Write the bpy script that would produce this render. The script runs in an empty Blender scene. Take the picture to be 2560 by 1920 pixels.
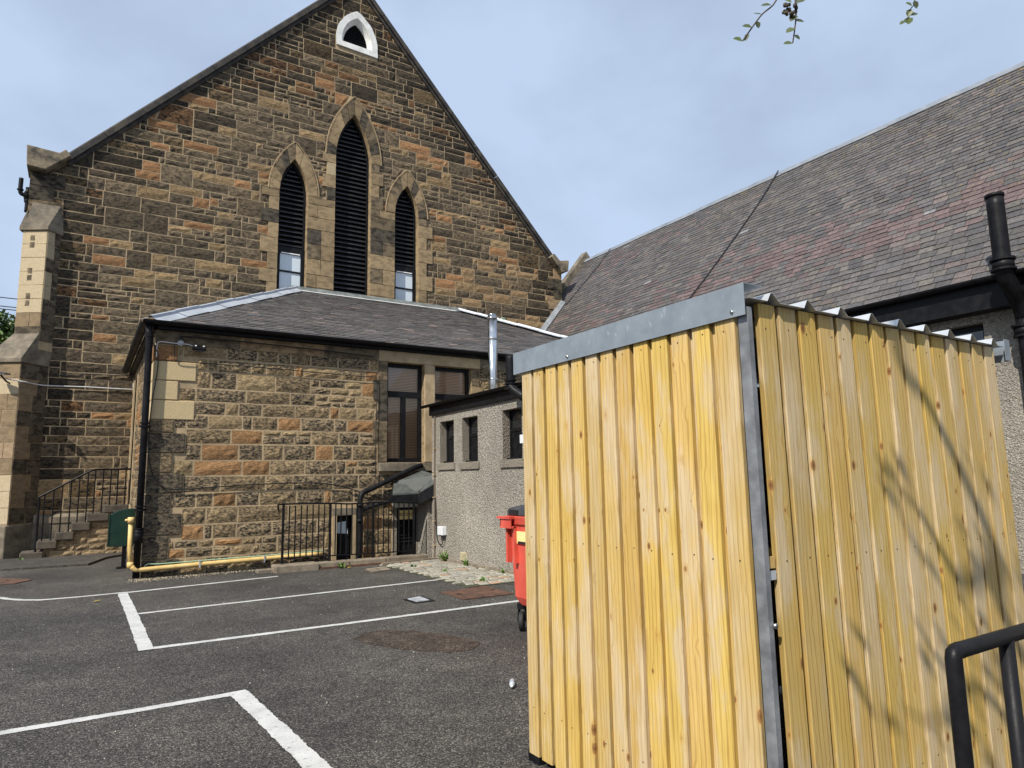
import bpy, math, random
from mathutils import Vector, Matrix
from mathutils.geometry import tessellate_polygon

# ------------------------------------------------------------------ camera, sky, sun, exposure
SC = bpy.context.scene
COL = SC.collection
rad = math.radians
H = 1.6
yaw, pit, rol = 0.56532402, 0.14168958, -0.01816164
fwd = Vector((math.sin(yaw) * math.cos(pit), math.cos(yaw) * math.cos(pit), math.sin(pit)))
r0 = Vector((math.cos(yaw), -math.sin(yaw), 0)); u0 = r0.cross(fwd)
rt = r0 * math.cos(rol) + u0 * math.sin(rol); up = u0 * math.cos(rol) - r0 * math.sin(rol)
cam = bpy.data.cameras.new('camera'); camo = bpy.data.objects.new('camera', cam); COL.objects.link(camo)
cam.sensor_width = 36; cam.lens = 36 * 1694.66 / 2560; cam.clip_start = 0.05; cam.clip_end = 2000
m = Matrix((rt, up, -fwd)).transposed().to_4x4(); m.translation = (0, 0, H); camo.matrix_world = m
SC.camera = camo

SUN_TO = Vector((-1.85, -.95, 2.1)).normalized()
elev = math.asin(SUN_TO.z); azim = math.atan2(SUN_TO.x, SUN_TO.y)
w = bpy.data.worlds.new('World'); SC.world = w; w.use_nodes = True
nt = w.node_tree; nt.nodes.clear()
def NN(nt, t, **k):
    n = nt.nodes.new(t)
    for a, b in k.items():
        if a.startswith('i_'): n.inputs[a[2:].replace('_', ' ')].default_value = b
        else: setattr(n, a, b)
    return n
out = NN(nt, 'ShaderNodeOutputWorld'); bg = NN(nt, 'ShaderNodeBackground'); bg.inputs['Strength'].default_value = 0.1
sky = NN(nt, 'ShaderNodeTexSky', sky_type='NISHITA', sun_disc=False, sun_elevation=elev, sun_rotation=azim % (2 * math.pi), air_density=1.3, dust_density=2.0)
tc = NN(nt, 'ShaderNodeTexCoord'); mp = NN(nt, 'ShaderNodeMapping'); mp.inputs['Scale'].default_value = (1.0, 1.0, 1.7)
ns = NN(nt, 'ShaderNodeTexNoise'); ns.inputs['Scale'].default_value = 3.4; ns.inputs['Detail'].default_value = 7; ns.inputs['Roughness'].default_value = .5; ns.inputs['Distortion'].default_value = .25
cr = NN(nt, 'ShaderNodeValToRGB')
cr.color_ramp.elements[0].position = .30; cr.color_ramp.elements[0].color = (3.85, 4.7, 6.25, 1)
cr.color_ramp.elements[1].position = .62; cr.color_ramp.elements[1].color = (5.0, 6.15, 8.1, 1)
mx = NN(nt, 'ShaderNodeMix', data_type='RGBA'); mx.inputs[0].default_value = .86
nt.links.new(tc.outputs['Generated'], mp.inputs[0]); nt.links.new(mp.outputs[0], ns.inputs['Vector']); nt.links.new(ns.outputs['Fac'], cr.inputs[0])
nt.links.new(sky.outputs[0], mx.inputs[6]); nt.links.new(cr.outputs[0], mx.inputs[7]); nt.links.new(mx.outputs[2], bg.inputs['Color']); nt.links.new(bg.outputs[0], out.inputs[0])

sl = bpy.data.lights.new('sun', 'SUN'); sl.energy = 4.6; sl.angle = rad(0.6); sl.color = (1, .94, .84)
so = bpy.data.objects.new('sun', sl); COL.objects.link(so); so.location = (-8, -6, 14)
so.rotation_euler = SUN_TO.to_track_quat('Z', 'Y').to_euler()
SC.view_settings.view_transform = 'Standard'; SC.view_settings.look = 'None'
SC.view_settings.exposure = 0.26; SC.view_settings.gamma = 1; SC.view_settings.use_curve_mapping = False
SC.render.engine = 'CYCLES'; SC.cycles.use_denoising = True; SC.cycles.max_bounces = 6

# ------------------------------------------------------------------ helpers
RND = random.Random(7)
U = RND.uniform
ORG = {}
def origin(o): return ORG.get(o.name, Vector((0, 0, 0)))
def tag(o, label=None, cat=None, group=None, kind=None):
    for k, v in (('label', label), ('category', cat), ('group', group), ('kind', kind)):
        if v: o[k] = v
    return o
def thing(name, label, cat, loc, group=None, kind=None):
    o = bpy.data.objects.new(name, None); COL.objects.link(o); o.location = loc; o.empty_display_size = .2
    ORG[o.name] = Vector(loc)
    return tag(o, label, cat, group, kind)

class MB:
    def __init__(s): s.v = []; s.f = []; s.c = []; s.b = []
    def add(s, vs, fs, col=None, buv=None):
        n = len(s.v); s.v += [tuple(p) for p in vs]; s.f += [tuple(i + n for i in f) for f in fs]
        s.c += [col or (1, 1, 1, 0)] * len(vs)
        s.b += buv if buv else [(0, 0, 0)] * len(vs)
        return s
    def box(s, x0, x1, y0, y1, z0, z1, col=None):
        vs = [(x0, y0, z0), (x1, y0, z0), (x1, y1, z0), (x0, y1, z0), (x0, y0, z1), (x1, y0, z1), (x1, y1, z1), (x0, y1, z1)]
        return s.add(vs, [(0, 3, 2, 1), (4, 5, 6, 7), (0, 1, 5, 4), (1, 2, 6, 5), (2, 3, 7, 6), (3, 0, 4, 7)], col)
    def prism(s, poly, ext, col=None):
        e = Vector(ext); n = len(poly); vs = [Vector(p) for p in poly]; vs += [p + e for p in vs[:n]]
        fs = [tuple(range(n - 1, -1, -1)), tuple(range(n, 2 * n))] + [(i, (i + 1) % n, (i + 1) % n + n, i + n) for i in range(n)]
        return s.add(vs, fs, col)
    def tube(s, pts, r, n=8, cap=True, col=None):
        pts = [Vector(p) for p in pts]; rs = r if isinstance(r, (list, tuple)) else [r] * len(pts)
        vs = []; prev = None
        for i, p in enumerate(pts):
            d = (pts[min(i + 1, len(pts) - 1)] - pts[max(i - 1, 0)])
            d = d.normalized() if d.length > 1e-9 else Vector((0, 0, 1))
            if prev is None: a = d.orthogonal().normalized()
            else:
                a = prev - d * prev.dot(d); a = a.normalized() if a.length > 1e-6 else d.orthogonal().normalized()
            prev = a; b = d.cross(a)
            vs += [p + (a * math.cos(2 * math.pi * k / n) + b * math.sin(2 * math.pi * k / n)) * rs[i] for k in range(n)]
        fs = [(i * n + k, i * n + (k + 1) % n, (i + 1) * n + (k + 1) % n, (i + 1) * n + k) for i in range(len(pts) - 1) for k in range(n)]
        if cap: fs += [tuple(range(n - 1, -1, -1)), tuple(range((len(pts) - 1) * n, len(pts) * n))]
        return s.add(vs, fs, col)
    def build(s, name, mat, parent=None, smooth=False, label=None, cat=None, group=None, kind=None, bevel=0):
        me = bpy.data.meshes.new(name)
        if parent is not None: o0 = origin(parent)
        else:
            xs = [p[0] for p in s.v]; ys = [p[1] for p in s.v]; zs = [p[2] for p in s.v]
            o0 = Vector(((min(xs) + max(xs)) / 2, (min(ys) + max(ys)) / 2, min(zs)))
        me.from_pydata([(p[0] - o0.x, p[1] - o0.y, p[2] - o0.z) for p in s.v], [], s.f)
        a = me.attributes.new('tint', 'FLOAT_COLOR', 'POINT'); a.data.foreach_set('color', [x for c in s.c for x in (c if len(c) == 4 else (*c, 0))])
        if any(b != (0, 0, 0) for b in s.b):
            a = me.attributes.new('buv', 'FLOAT_VECTOR', 'POINT'); a.data.foreach_set('vector', [x for b in s.b for x in b])
        me.materials.append(MAT[mat] if isinstance(mat, str) else mat)
        if smooth: me.polygons.foreach_set('use_smooth', [True] * len(me.polygons))
        o = bpy.data.objects.new(name, me); COL.objects.link(o)
        if parent is not None: o.parent = parent
        else: o.location = o0
        ORG[o.name] = o0
        if bevel:
            b = o.modifiers.new('bevel', 'BEVEL'); b.width = bevel; b.segments = 2; b.limit_method = 'ANGLE'; b.angle_limit = rad(40)
        return tag(o, label, cat, group, kind)
def bx(name, mat, parent, *a, **k): return MB().box(*a).build(name, mat, parent, **k)
def tb(name, mat, parent, pts, r, n=8, **k): return MB().tube(pts, r, n).build(name, mat, parent, smooth=n > 6, **k)
def smooth_path(pts, k=5):
    P = [Vector(p) for p in pts]; o = []
    for i in range(len(P) - 1):
        a = P[max(i - 1, 0)]; b = P[i]; c = P[i + 1]; d = P[min(i + 2, len(P) - 1)]
        for j in range(k):
            t = j / k
            o.append(.5 * ((2 * b) + (c - a) * t + (2 * a - 5 * b + 4 * c - d) * t * t + (3 * b - a - 3 * c + d) * t ** 3))
    return o + [P[-1]]

# ------------------------------------------------------------------ materials
MAT = {}
def mat(name, col=(.5, .5, .5), rough=.6, metal=0., spec=None):
    mt = bpy.data.materials.new(name); mt.use_nodes = True; MAT[name] = mt
    b = mt.node_tree.nodes['Principled BSDF']
    b.inputs['Base Color'].default_value = (*col, 1); b.inputs['Roughness'].default_value = rough; b.inputs['Metallic'].default_value = metal
    if spec is not None: b.inputs['Specular IOR Level'].default_value = spec
    return mt, mt.node_tree, b
def L(nt, a, b): nt.links.new(a, b)
def texco(nt, scale=(1, 1, 1), kind='Object'):
    t = NN(nt, 'ShaderNodeTexCoord'); m_ = NN(nt, 'ShaderNodeMapping'); m_.inputs['Scale'].default_value = scale
    L(nt, t.outputs[kind], m_.inputs[0]); return m_.outputs[0]
def noise(nt, vec, scale, detail=5, rough=.55, dist=0):
    n = NN(nt, 'ShaderNodeTexNoise'); n.inputs['Scale'].default_value = scale; n.inputs['Detail'].default_value = detail
    n.inputs['Roughness'].default_value = rough; n.inputs['Distortion'].default_value = dist
    if vec is not None: L(nt, vec, n.inputs['Vector'])
    return n.outputs['Fac']
def ramp(nt, fac, p0, c0, p1, c1, extra=()):
    r = NN(nt, 'ShaderNodeValToRGB'); e = r.color_ramp.elements
    e[0].position = p0; e[0].color = c0 if len(c0) == 4 else (*c0, 1); e[1].position = p1; e[1].color = c1 if len(c1) == 4 else (*c1, 1)
    for p, c in extra:
        x = e.new(p); x.color = (*c, 1)
    L(nt, fac, r.inputs[0]); return r.outputs[0]
def rng_(nt, fac, a, b, c, d):
    r = NN(nt, 'ShaderNodeMapRange'); r.inputs[1].default_value = a; r.inputs[2].default_value = b; r.inputs[3].default_value = c; r.inputs[4].default_value = d
    L(nt, fac, r.inputs[0]); return r.outputs[0]
def mix(nt, fac, a, b, blend='MIX'):
    n = NN(nt, 'ShaderNodeMix', data_type='RGBA', blend_type=blend)
    for v, i in ((fac, 0), (a, 6), (b, 7)):
        if hasattr(v, 'is_linked') or isinstance(v, bpy.types.NodeSocket): L(nt, v, n.inputs[i])
        elif i == 0: n.inputs[0].default_value = v
        else: n.inputs[i].default_value = v if len(v) == 4 else (*v, 1)
    return n.outputs[2]
def math_(nt, op, a, b=None):
    n = NN(nt, 'ShaderNodeMath', operation=op)
    for v, i in ((a, 0), (b, 1)):
        if v is None: continue
        if isinstance(v, bpy.types.NodeSocket): L(nt, v, n.inputs[i])
        else: n.inputs[i].default_value = v
    return n.outputs[0]
def bump(nt, b, h, strength=.5, dist=.02):
    n = NN(nt, 'ShaderNodeBump'); n.inputs['Strength'].default_value = strength; n.inputs['Distance'].default_value = dist
    L(nt, h, n.inputs['Height']); L(nt, n.outputs[0], b.inputs['Normal'])
def attr(nt, name): return NN(nt, 'ShaderNodeAttribute', attribute_name=name)

def stone_mat(name, s1, s2, bstr, bdist, dark=(.02, .018, .016), lo=.46, hi=.60):
    mt, nt, b = mat(name, rough=.92, spec=.2); at = attr(nt, 'tint')
    v = texco(nt, (1, 1, 1.7))
    m1 = ramp(nt, noise(nt, v, s1, 6, .62), lo, (0, 0, 0), hi, (1, 1, 1))
    f = math_(nt, 'MULTIPLY', m1, at.outputs['Alpha'])
    c = mix(nt, f, at.outputs['Color'], dark)
    c = mix(nt, 1.0, c, ramp(nt, noise(nt, v, s2, 4, .7), .3, (.62, .62, .62), .72, (1.3, 1.28, 1.22)), 'MULTIPLY')
    L(nt, c, b.inputs['Base Color'])
    h = math_(nt, 'ADD', noise(nt, v, s1 * 1.3, 6, .65), math_(nt, 'MULTIPLY', noise(nt, v, s2, 3, .6), .5))
    bump(nt, b, h, bstr, bdist); return mt
stone_mat('rubble', 9, 34, .8, .026)
stone_mat('rubble_crust', 17, 48, .9, .03, (.030, .028, .026), .40, .60)
stone_mat('ashlar', 5, 40, .35, .012)
mt, nt, b = mat('mortar', rough=.95); v = texco(nt)
L(nt, mix(nt, ramp(nt, noise(nt, v, 1.2, 5), .45, (0, 0, 0), .7, (1, 1, 1)), ramp(nt, noise(nt, v, 12, 4), .3, (.36, .262, .148), .7, (.50, .38, .23)), (.27, .205, .13)), b.inputs['Base Color'])
bump(nt, b, noise(nt, v, 50, 4), .5, .01)

def slate_mat():
    mt, nt, b = mat('slate', rough=.62, spec=.4); at = attr(nt, 'tint'); v = texco(nt)
    c = mix(nt, 1.0, at.outputs['Color'], ramp(nt, noise(nt, v, 16, 5, .65), .3, (.6, .6, .6), .72, (1.4, 1.37, 1.32)), 'MULTIPLY')
    f = math_(nt, 'MULTIPLY', ramp(nt, noise(nt, v, 9, 5, .7), .55, (0, 0, 0), .66, (1, 1, 1)), at.outputs['Alpha'])
    c = mix(nt, f, c, (.27, .20, .075)); L(nt, c, b.inputs['Base Color'])
    bump(nt, b, noise(nt, v, 40, 4), .35, .008)
slate_mat()
def worn(name, c0, c1, rough, metal=0, scale=6, bs=.1, streak=(1, 1, 1), p=(.35, .65)):
    mt, nt, b = mat(name, rough=rough, metal=metal); v = texco(nt, streak)
    n = noise(nt, v, scale, 6, .65); L(nt, ramp(nt, n, p[0], c0, p[1], c1), b.inputs['Base Color'])
    L(nt, rng_(nt, n, .3, .7, max(rough - .12, .05), min(rough + .12, 1)), b.inputs['Roughness'])
    if bs: bump(nt, b, noise(nt, v, scale * 8, 3), bs, .004)
    return mt
worn('black_paint', (.005, .005, .006), (.012, .012, .014), .45, 0, 7, .25)
worn('black_metal', (.007, .007, .008), (.014, .014, .016), .45, .0, 9, .15)
for n_ in ('black_paint', 'black_metal'): MAT[n_].node_tree.nodes['Principled BSDF'].inputs['Specular IOR Level'].default_value = .16
worn('louvre_metal', (.012, .012, .013), (.03, .03, .032), .38, 0, 7, .1)
worn('lead', (.20, .22, .245), (.29, .315, .345), .5, .3, 2.5, .12)
worn('canopy_felt', (.045, .05, .046), (.10, .108, .10), .7, 0, 4, .3)
worn('sooty_step', (.045, .038, .030), (.13, .108, .08), .92, 0, 4, .6)
worn('lead_dark', (.10, .115, .115), (.22, .24, .23), .55, .2, 4, .12)
worn('hip_metal', (.36, .39, .43), (.45, .485, .53), .5, .15, 3, .08)
worn('coping', (.022, .020, .019), (.10, .085, .065), .85, 0, 3.5, .5, p=(.42, .75))
worn('kneeler_stone', (.05, .043, .033), (.30, .24, .16), .9, 0, 4.5, .5)
worn('weather_stone', (.07, .06, .045), (.24, .20, .145), .9, 0, 3, .5)
worn('kerb_stone', (.13, .105, .075), (.27, .225, .165), .9, 0, 5, .6)
worn('steel', (.62, .62, .60), (.78, .78, .76), .2, 1, 3, .05)
worn('rust', (.055, .030, .020), (.15, .075, .045), .85, .1, 5, .5)
worn('red_plastic', (.52, .065, .042), (.68, .115, .075), .48, 0, 3, .1, (1, 1, .5))
worn('grey_plastic', (.035, .037, .042), (.06, .062, .068), .5, 0, 6, .1)
worn('tyre', (.012, .012, .012), (.03, .03, .03), .7, 0, 12, .3)
worn('yellow_paint', (.62, .42, .14), (.74, .53, .22), .5, 0, 7, .1)
worn('green_paint', (.005, .026, .018), (.009, .04, .027), .35, 0, 4, .05)
worn('white_paint_old', (.62, .62, .58), (.82, .82, .79), .7, 0, 5, .3)
worn('bark', (.035, .026, .018), (.10, .08, .055), .95, 0, 14, .8, (1, 1, .3))
worn('jamb_stone_mat', (.30, .22, .125), (.46, .35, .215), .9, 0, 4, .35)
worn('cover_metal', (.30, .31, .33), (.55, .57, .60), .55, .3, 9, .3)
worn('pale_plastic', (.66, .68, .70), (.74, .76, .78), .4, 0, 5, 0)
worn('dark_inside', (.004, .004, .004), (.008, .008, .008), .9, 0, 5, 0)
worn('cream_vent', (.45, .40, .25), (.62, .56, .38), .7, 0, 8, .1)
mat('glass_dark', (.012, .014, .016), .06, 0, .9)
mat('glass_white', (.60, .68, .74), .07, 0, .6)
mat('blind', (.50, .42, .33), .6); mat('blind_warm', (.84, .52, .31), .6)
mat('bright_white', (.85, .85, .83), .5)
mat('ink_black', (.015, .013, .012), .6); mat('ink_red', (.28, .03, .02), .6); mat('card_yellow', (.86, .70, .30), .5)
mat('cable_black', (.012, .012, .013), .5); mat('cable_white', (.66, .66, .64), .5); mat('cable_brown', (.16, .115, .08), .6)
mat('clear_plastic', (.42, .46, .50), .12)
mat('hose_green', (.35, .55, .38), .5)

# clear window glass that lets the blind show
mt = bpy.data.materials.new('window_glass'); mt.use_nodes = True; MAT['window_glass'] = mt; nt = mt.node_tree; nt.nodes.clear()
o_ = NN(nt, 'ShaderNodeOutputMaterial'); ms = NN(nt, 'ShaderNodeMixShader'); gl = NN(nt, 'ShaderNodeBsdfGlossy'); gl.inputs['Roughness'].default_value = .02
tr = NN(nt, 'ShaderNodeBsdfTransparent'); tr.inputs[0].default_value = (.85, .87, .87, 1); fr = NN(nt, 'ShaderNodeFresnel'); fr.inputs[0].default_value = 1.52
L(nt, math_(nt, 'ADD', fr.outputs[0], .06), ms.inputs[0]); L(nt, tr.outputs[0], ms.inputs[1]); L(nt, gl.outputs[0], ms.inputs[2]); L(nt, ms.outputs[0], o_.inputs[0])

# roughcast (pebble dash)
def roughcast(name, lo, mid, hi):
    mt, nt, b = mat(name, rough=.95, spec=.15); v = texco(nt)
    vo = NN(nt, 'ShaderNodeTexVoronoi'); vo.inputs['Scale'].default_value = 38; L(nt, v, vo.inputs['Vector'])
    n2 = noise(nt, v, 30, 4, .7, 1.2)
    c = ramp(nt, n2, .36, lo, .62, hi, ((.46, mid),))
    c = mix(nt, 1.0, c, ramp(nt, noise(nt, v, .9, 4), .3, (.78, .77, .75), .7, (1.12, 1.11, 1.09)), 'MULTIPLY'); L(nt, c, b.inputs['Base Color'])
    bump(nt, b, math_(nt, 'ADD', n2, math_(nt, 'MULTIPLY', vo.outputs['Distance'], -.8)), .9, .03)
roughcast('roughcast', (.16, .145, .125), (.31, .285, .245), (.47, .44, .385))
roughcast('smooth_render', (.24, .215, .18), (.27, .24, .20), (.31, .28, .235))

# asphalt
mt, nt, b = mat('asphalt', rough=.88, spec=.3); v = texco(nt)
vo = NN(nt, 'ShaderNodeTexVoronoi'); vo.inputs['Scale'].default_value = 105; L(nt, v, vo.inputs['Vector'])
sep = NN(nt, 'ShaderNodeSeparateColor'); L(nt, vo.outputs['Color'], sep.inputs[0])
c = ramp(nt, sep.outputs[0], 0, (.020, .019, .018), 1, (.23, .213, .19), ((.40, (.050, .047, .044)), (.80, (.098, .092, .085)), (.93, (.155, .144, .128))))
big = noise(nt, v, .55, 6, .6); mid_ = noise(nt, v, 3.5, 4, .6)
c = mix(nt, 1.0, c, ramp(nt, big, .3, (.62, .62, .63), .72, (1.38, 1.35, 1.29)), 'MULTIPLY')
c = mix(nt, 1.0, c, ramp(nt, mid_, .3, (.8, .8, .8), .7, (1.2, 1.19, 1.17)), 'MULTIPLY')
L(nt, c, b.inputs['Base Color']); bump(nt, b, math_(nt, 'ADD', math_(nt, 'MULTIPLY', vo.outputs['Distance'], -1.0), math_(nt, 'MULTIPLY', sep.outputs[1], .5)), .8, .009)
mt, nt, b = mat('brown_tar', rough=.92, spec=.2); v = texco(nt)
vo = NN(nt, 'ShaderNodeTexVoronoi'); vo.inputs['Scale'].default_value = 70; L(nt, v, vo.inputs['Vector'])
sep = NN(nt, 'ShaderNodeSeparateColor'); L(nt, vo.outputs['Color'], sep.inputs[0])
c = ramp(nt, sep.outputs[0], 0, (.032, .025, .020), 1, (.17, .14, .115), ((.6, (.062, .049, .039)), (.9, (.10, .08, .064))))
c = mix(nt, 1.0, c, ramp(nt, noise(nt, v, 4, 5), .3, (.65, .65, .65), .7, (1.3, 1.27, 1.22)), 'MULTIPLY')
L(nt, c, b.inputs['Base Color']); bump(nt, b, math_(nt, 'ADD', sep.outputs[1], math_(nt, 'MULTIPLY', noise(nt, v, 9, 4), 2.0)), 1.0, .012)
# white road paint, chipped
mt, nt, b = mat('road_paint', rough=.75); v = texco(nt)
chip = ramp(nt, noise(nt, v, 26, 6, .75), .34, (0, 0, 0), .42, (1, 1, 1))
c = mix(nt, chip, (.10, .095, .09), ramp(nt, noise(nt, v, 5, 4), .3, (.42, .42, .40), .7, (.58, .58, .555))); L(nt, c, b.inputs['Base Color'])
bump(nt, b, noise(nt, v, 70, 3), .6, .006)

# galvanised steel
def galv(name, a, c_, metal, rough, streak=False):
    mt, nt, b = mat(name, rough=rough, metal=metal); v = texco(nt)
    c = ramp(nt, noise(nt, v, 9, 5, .6), .35, a, .7, c_)
    if streak:
        v2 = texco(nt, (1, 7, 3.2)); s_ = ramp(nt, noise(nt, v2, 2.6, 7, .72), .60, (0, 0, 0), .68, (1, 1, 1))
        c = mix(nt, math_(nt, 'MULTIPLY', s_, .45), c, (.62, .66, .68))
    L(nt, c, b.inputs['Base Color']); bump(nt, b, noise(nt, v, 14, 3), .05, .01)
galv('galv', (.15, .155, .16), (.32, .33, .34), .35, .5)
galv('galv_trim', (.23, .265, .295), (.30, .34, .37), .35, .5, True)
galv('galv_sheet', (.46, .48, .50), (.58, .60, .62), .35, .4)

# timber: grain, rings and knots from the board's own coordinates (across, along, seed)
mt, nt, b = mat('timber', rough=.72, spec=.25); at = attr(nt, 'tint'); bu = attr(nt, 'buv')
sx = NN(nt, 'ShaderNodeSeparateXYZ'); L(nt, bu.outputs['Vector'], sx.inputs[0])
def comb(nt, x, y, z):
    c = NN(nt, 'ShaderNodeCombineXYZ')
    for v_, i in ((x, 0), (y, 1), (z, 2)):
        if isinstance(v_, bpy.types.NodeSocket): L(nt, v_, c.inputs[i])
        else: c.inputs[i].default_value = v_
    return c.outputs[0]
seed = math_(nt, 'MULTIPLY', sx.outputs[2], 13.7)
kv = comb(nt, math_(nt, 'ADD', math_(nt, 'MULTIPLY', sx.outputs[0], 10.0), seed), math_(nt, 'MULTIPLY', sx.outputs[1], 6.0), seed)
vk = NN(nt, 'ShaderNodeTexVoronoi', voronoi_dimensions='3D'); vk.inputs['Scale'].default_value = 1.0; vk.inputs['Randomness'].default_value = 1; L(nt, kv, vk.inputs['Vector'])
dk = vk.outputs['Distance']
swell = rng_(nt, dk, 0.0, .30, 1.0, 0.0)
warp = noise(nt, comb(nt, math_(nt, 'ADD', math_(nt, 'MULTIPLY', sx.outputs[0], 5.0), seed), math_(nt, 'MULTIPLY', sx.outputs[1], .9), seed), 1.0, 4, .5)
ph = math_(nt, 'ADD', math_(nt, 'MULTIPLY', warp, 20.0), math_(nt, 'ADD', math_(nt, 'MULTIPLY', sx.outputs[0], 240.0), math_(nt, 'MULTIPLY', swell, 5.0)))
gr = math_(nt, 'SINE', ph)
grain = rng_(nt, gr, .45, 1.0, 0.0, 1.0)
fine = noise(nt, comb(nt, math_(nt, 'MULTIPLY', sx.outputs[0], 200.0), math_(nt, 'MULTIPLY', sx.outputs[1], 5.0), seed), 1.0, 3, .6)
patch = noise(nt, comb(nt, math_(nt, 'ADD', math_(nt, 'MULTIPLY', sx.outputs[0], 7.0), seed), math_(nt, 'MULTIPLY', sx.outputs[1], 1.6), seed), 1.0, 4, .6)
c = mix(nt, ramp(nt, patch, .50, (0, 0, 0), .62, (.85, .85, .85)), at.outputs['Color'], (.60, .475, .30))
c = mix(nt, ramp(nt, patch, .38, (.5, .5, .5), .48, (0, 0, 0)), c, (.56, .37, .085))
c = mix(nt, math_(nt, 'MULTIPLY', math_(nt, 'MULTIPLY', grain, rng_(nt, patch, .3, .65, .75, .25)), .8), c, (.31, .155, .045))
c = mix(nt, 1.0, c, ramp(nt, fine, .3, (.80, .79, .76), .7, (1.10, 1.10, 1.08)), 'MULTIPLY')
ksel = NN(nt, 'ShaderNodeSeparateColor'); L(nt, vk.outputs['Color'], ksel.inputs[0])
krad = math_(nt, 'MULTIPLY', math_(nt, 'POWER', ksel.outputs[0], 1.3), .185)
kq = math_(nt, 'DIVIDE', dk, math_(nt, 'MAXIMUM', krad, .004))
c = mix(nt, rng_(nt, kq, 1.9, 1.0, 0.0, .45), c, (.50, .27, .07))
c = mix(nt, rng_(nt, kq, 1.08, .85, 0.0, .9), c, (.26, .13, .045))
c = mix(nt, rng_(nt, kq, .62, .30, 0.0, .75), c, (.09, .04, .015))
L(nt, c, b.inputs['Base Color']); bump(nt, b, math_(nt, 'ADD', grain, fine), .12, .003)

# leaves
def leafmat(name, a, c_):
    mt, nt, b = mat(name, rough=.5); oi = attr(nt, 'tint')
    L(nt, mix(nt, 1.0, oi.outputs['Color'], ramp(nt, noise(nt, texco(nt), 1.3, 3), .35, a, .65, c_), 'MULTIPLY'), b.inputs['Base Color'])
    b.inputs['Transmission Weight'].default_value = 0.0
    try: b.inputs['Subsurface Weight'].default_value = 0.0
    except Exception: pass
leafmat('leaf', (.07, .12, .03), (.12, .17, .05))
mt, nt, b = mat('sett', rough=.85); at = attr(nt, 'tint'); v = texco(nt)
L(nt, mix(nt, 1.0, at.outputs['Color'], ramp(nt, noise(nt, v, 22, 5, .7), .3, (.62, .62, .6), .7, (1.2, 1.19, 1.15)), 'MULTIPLY'), b.inputs['Base Color']); bump(nt, b, noise(nt, v, 45, 4), .5, .008)
worn('joint_dirt', (.035, .032, .022), (.075, .08, .04), .95, 0, 9, .5)

# ------------------------------------------------------------------ masonry generators
class Wall:
    """a = distance along the wall, z = height, out = distance proud of the wall face"""
    def __init__(s, o, ua, n): s.o = Vector(o); s.u = Vector(ua); s.n = Vector(n)
    def p(s, a, z, out=0): return s.o + s.u * a + Vector((0, 0, z)) + s.n * out
def stone_geo(wall, q, rough, base, nx, nz, rnd, joint=.012):
    (a0, z0), (a1, z1), (a2, z2), (a3, z3) = q     # BL BR TR TL
    ca = (a0 + a1 + a2 + a3) / 4; cz = (z0 + z1 + z2 + z3) / 4
    def ins(a, z):
        return a + max(-joint, min(joint, (ca - a) * .4)), z + max(-joint, min(joint, (cz - z) * .4))
    Q = [ins(*c) for c in q]
    vs = []; idx = {}
    for j in range(nz + 1):
        for i in range(nx + 1):
            s = i / nx; t = j / nz
            a = (Q[0][0] * (1 - s) + Q[1][0] * s) * (1 - t) + (Q[3][0] * (1 - s) + Q[2][0] * s) * t
            z = (Q[0][1] * (1 - s) + Q[1][1] * s) * (1 - t) + (Q[3][1] * (1 - s) + Q[2][1] * s) * t
            edge = i in (0, nx) or j in (0, nz)
            if edge and rough: a += rnd.uniform(-.006, .006); z += rnd.uniform(-.006, .006)
            d = base + (rnd.uniform(0, rough * .12) if edge else rnd.uniform(rough * .3, rough))
            idx[i, j] = len(vs); vs.append(wall.p(a, z, d))
    fs = [(idx[i, j], idx[i + 1, j], idx[i + 1, j + 1], idx[i, j + 1]) for j in range(nz) for i in range(nx)]
    ring = [(i, 0) for i in range(nx)] + [(nx, j) for j in range(nz)] + [(i, nz) for i in range(nx, 0, -1)] + [(0, j) for j in range(nz, 0, -1)]
    n = len(vs)
    for (i, j) in ring: vs.append(vs[idx[i, j]] - wall.n * (base + rough * .3 + .012))
    k = len(ring)
    fs += [(idx[ring[r]], n + r, n + (r + 1) % k, idx[ring[(r + 1) % k]]) for r in range(k)]
    return vs, fs
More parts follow.
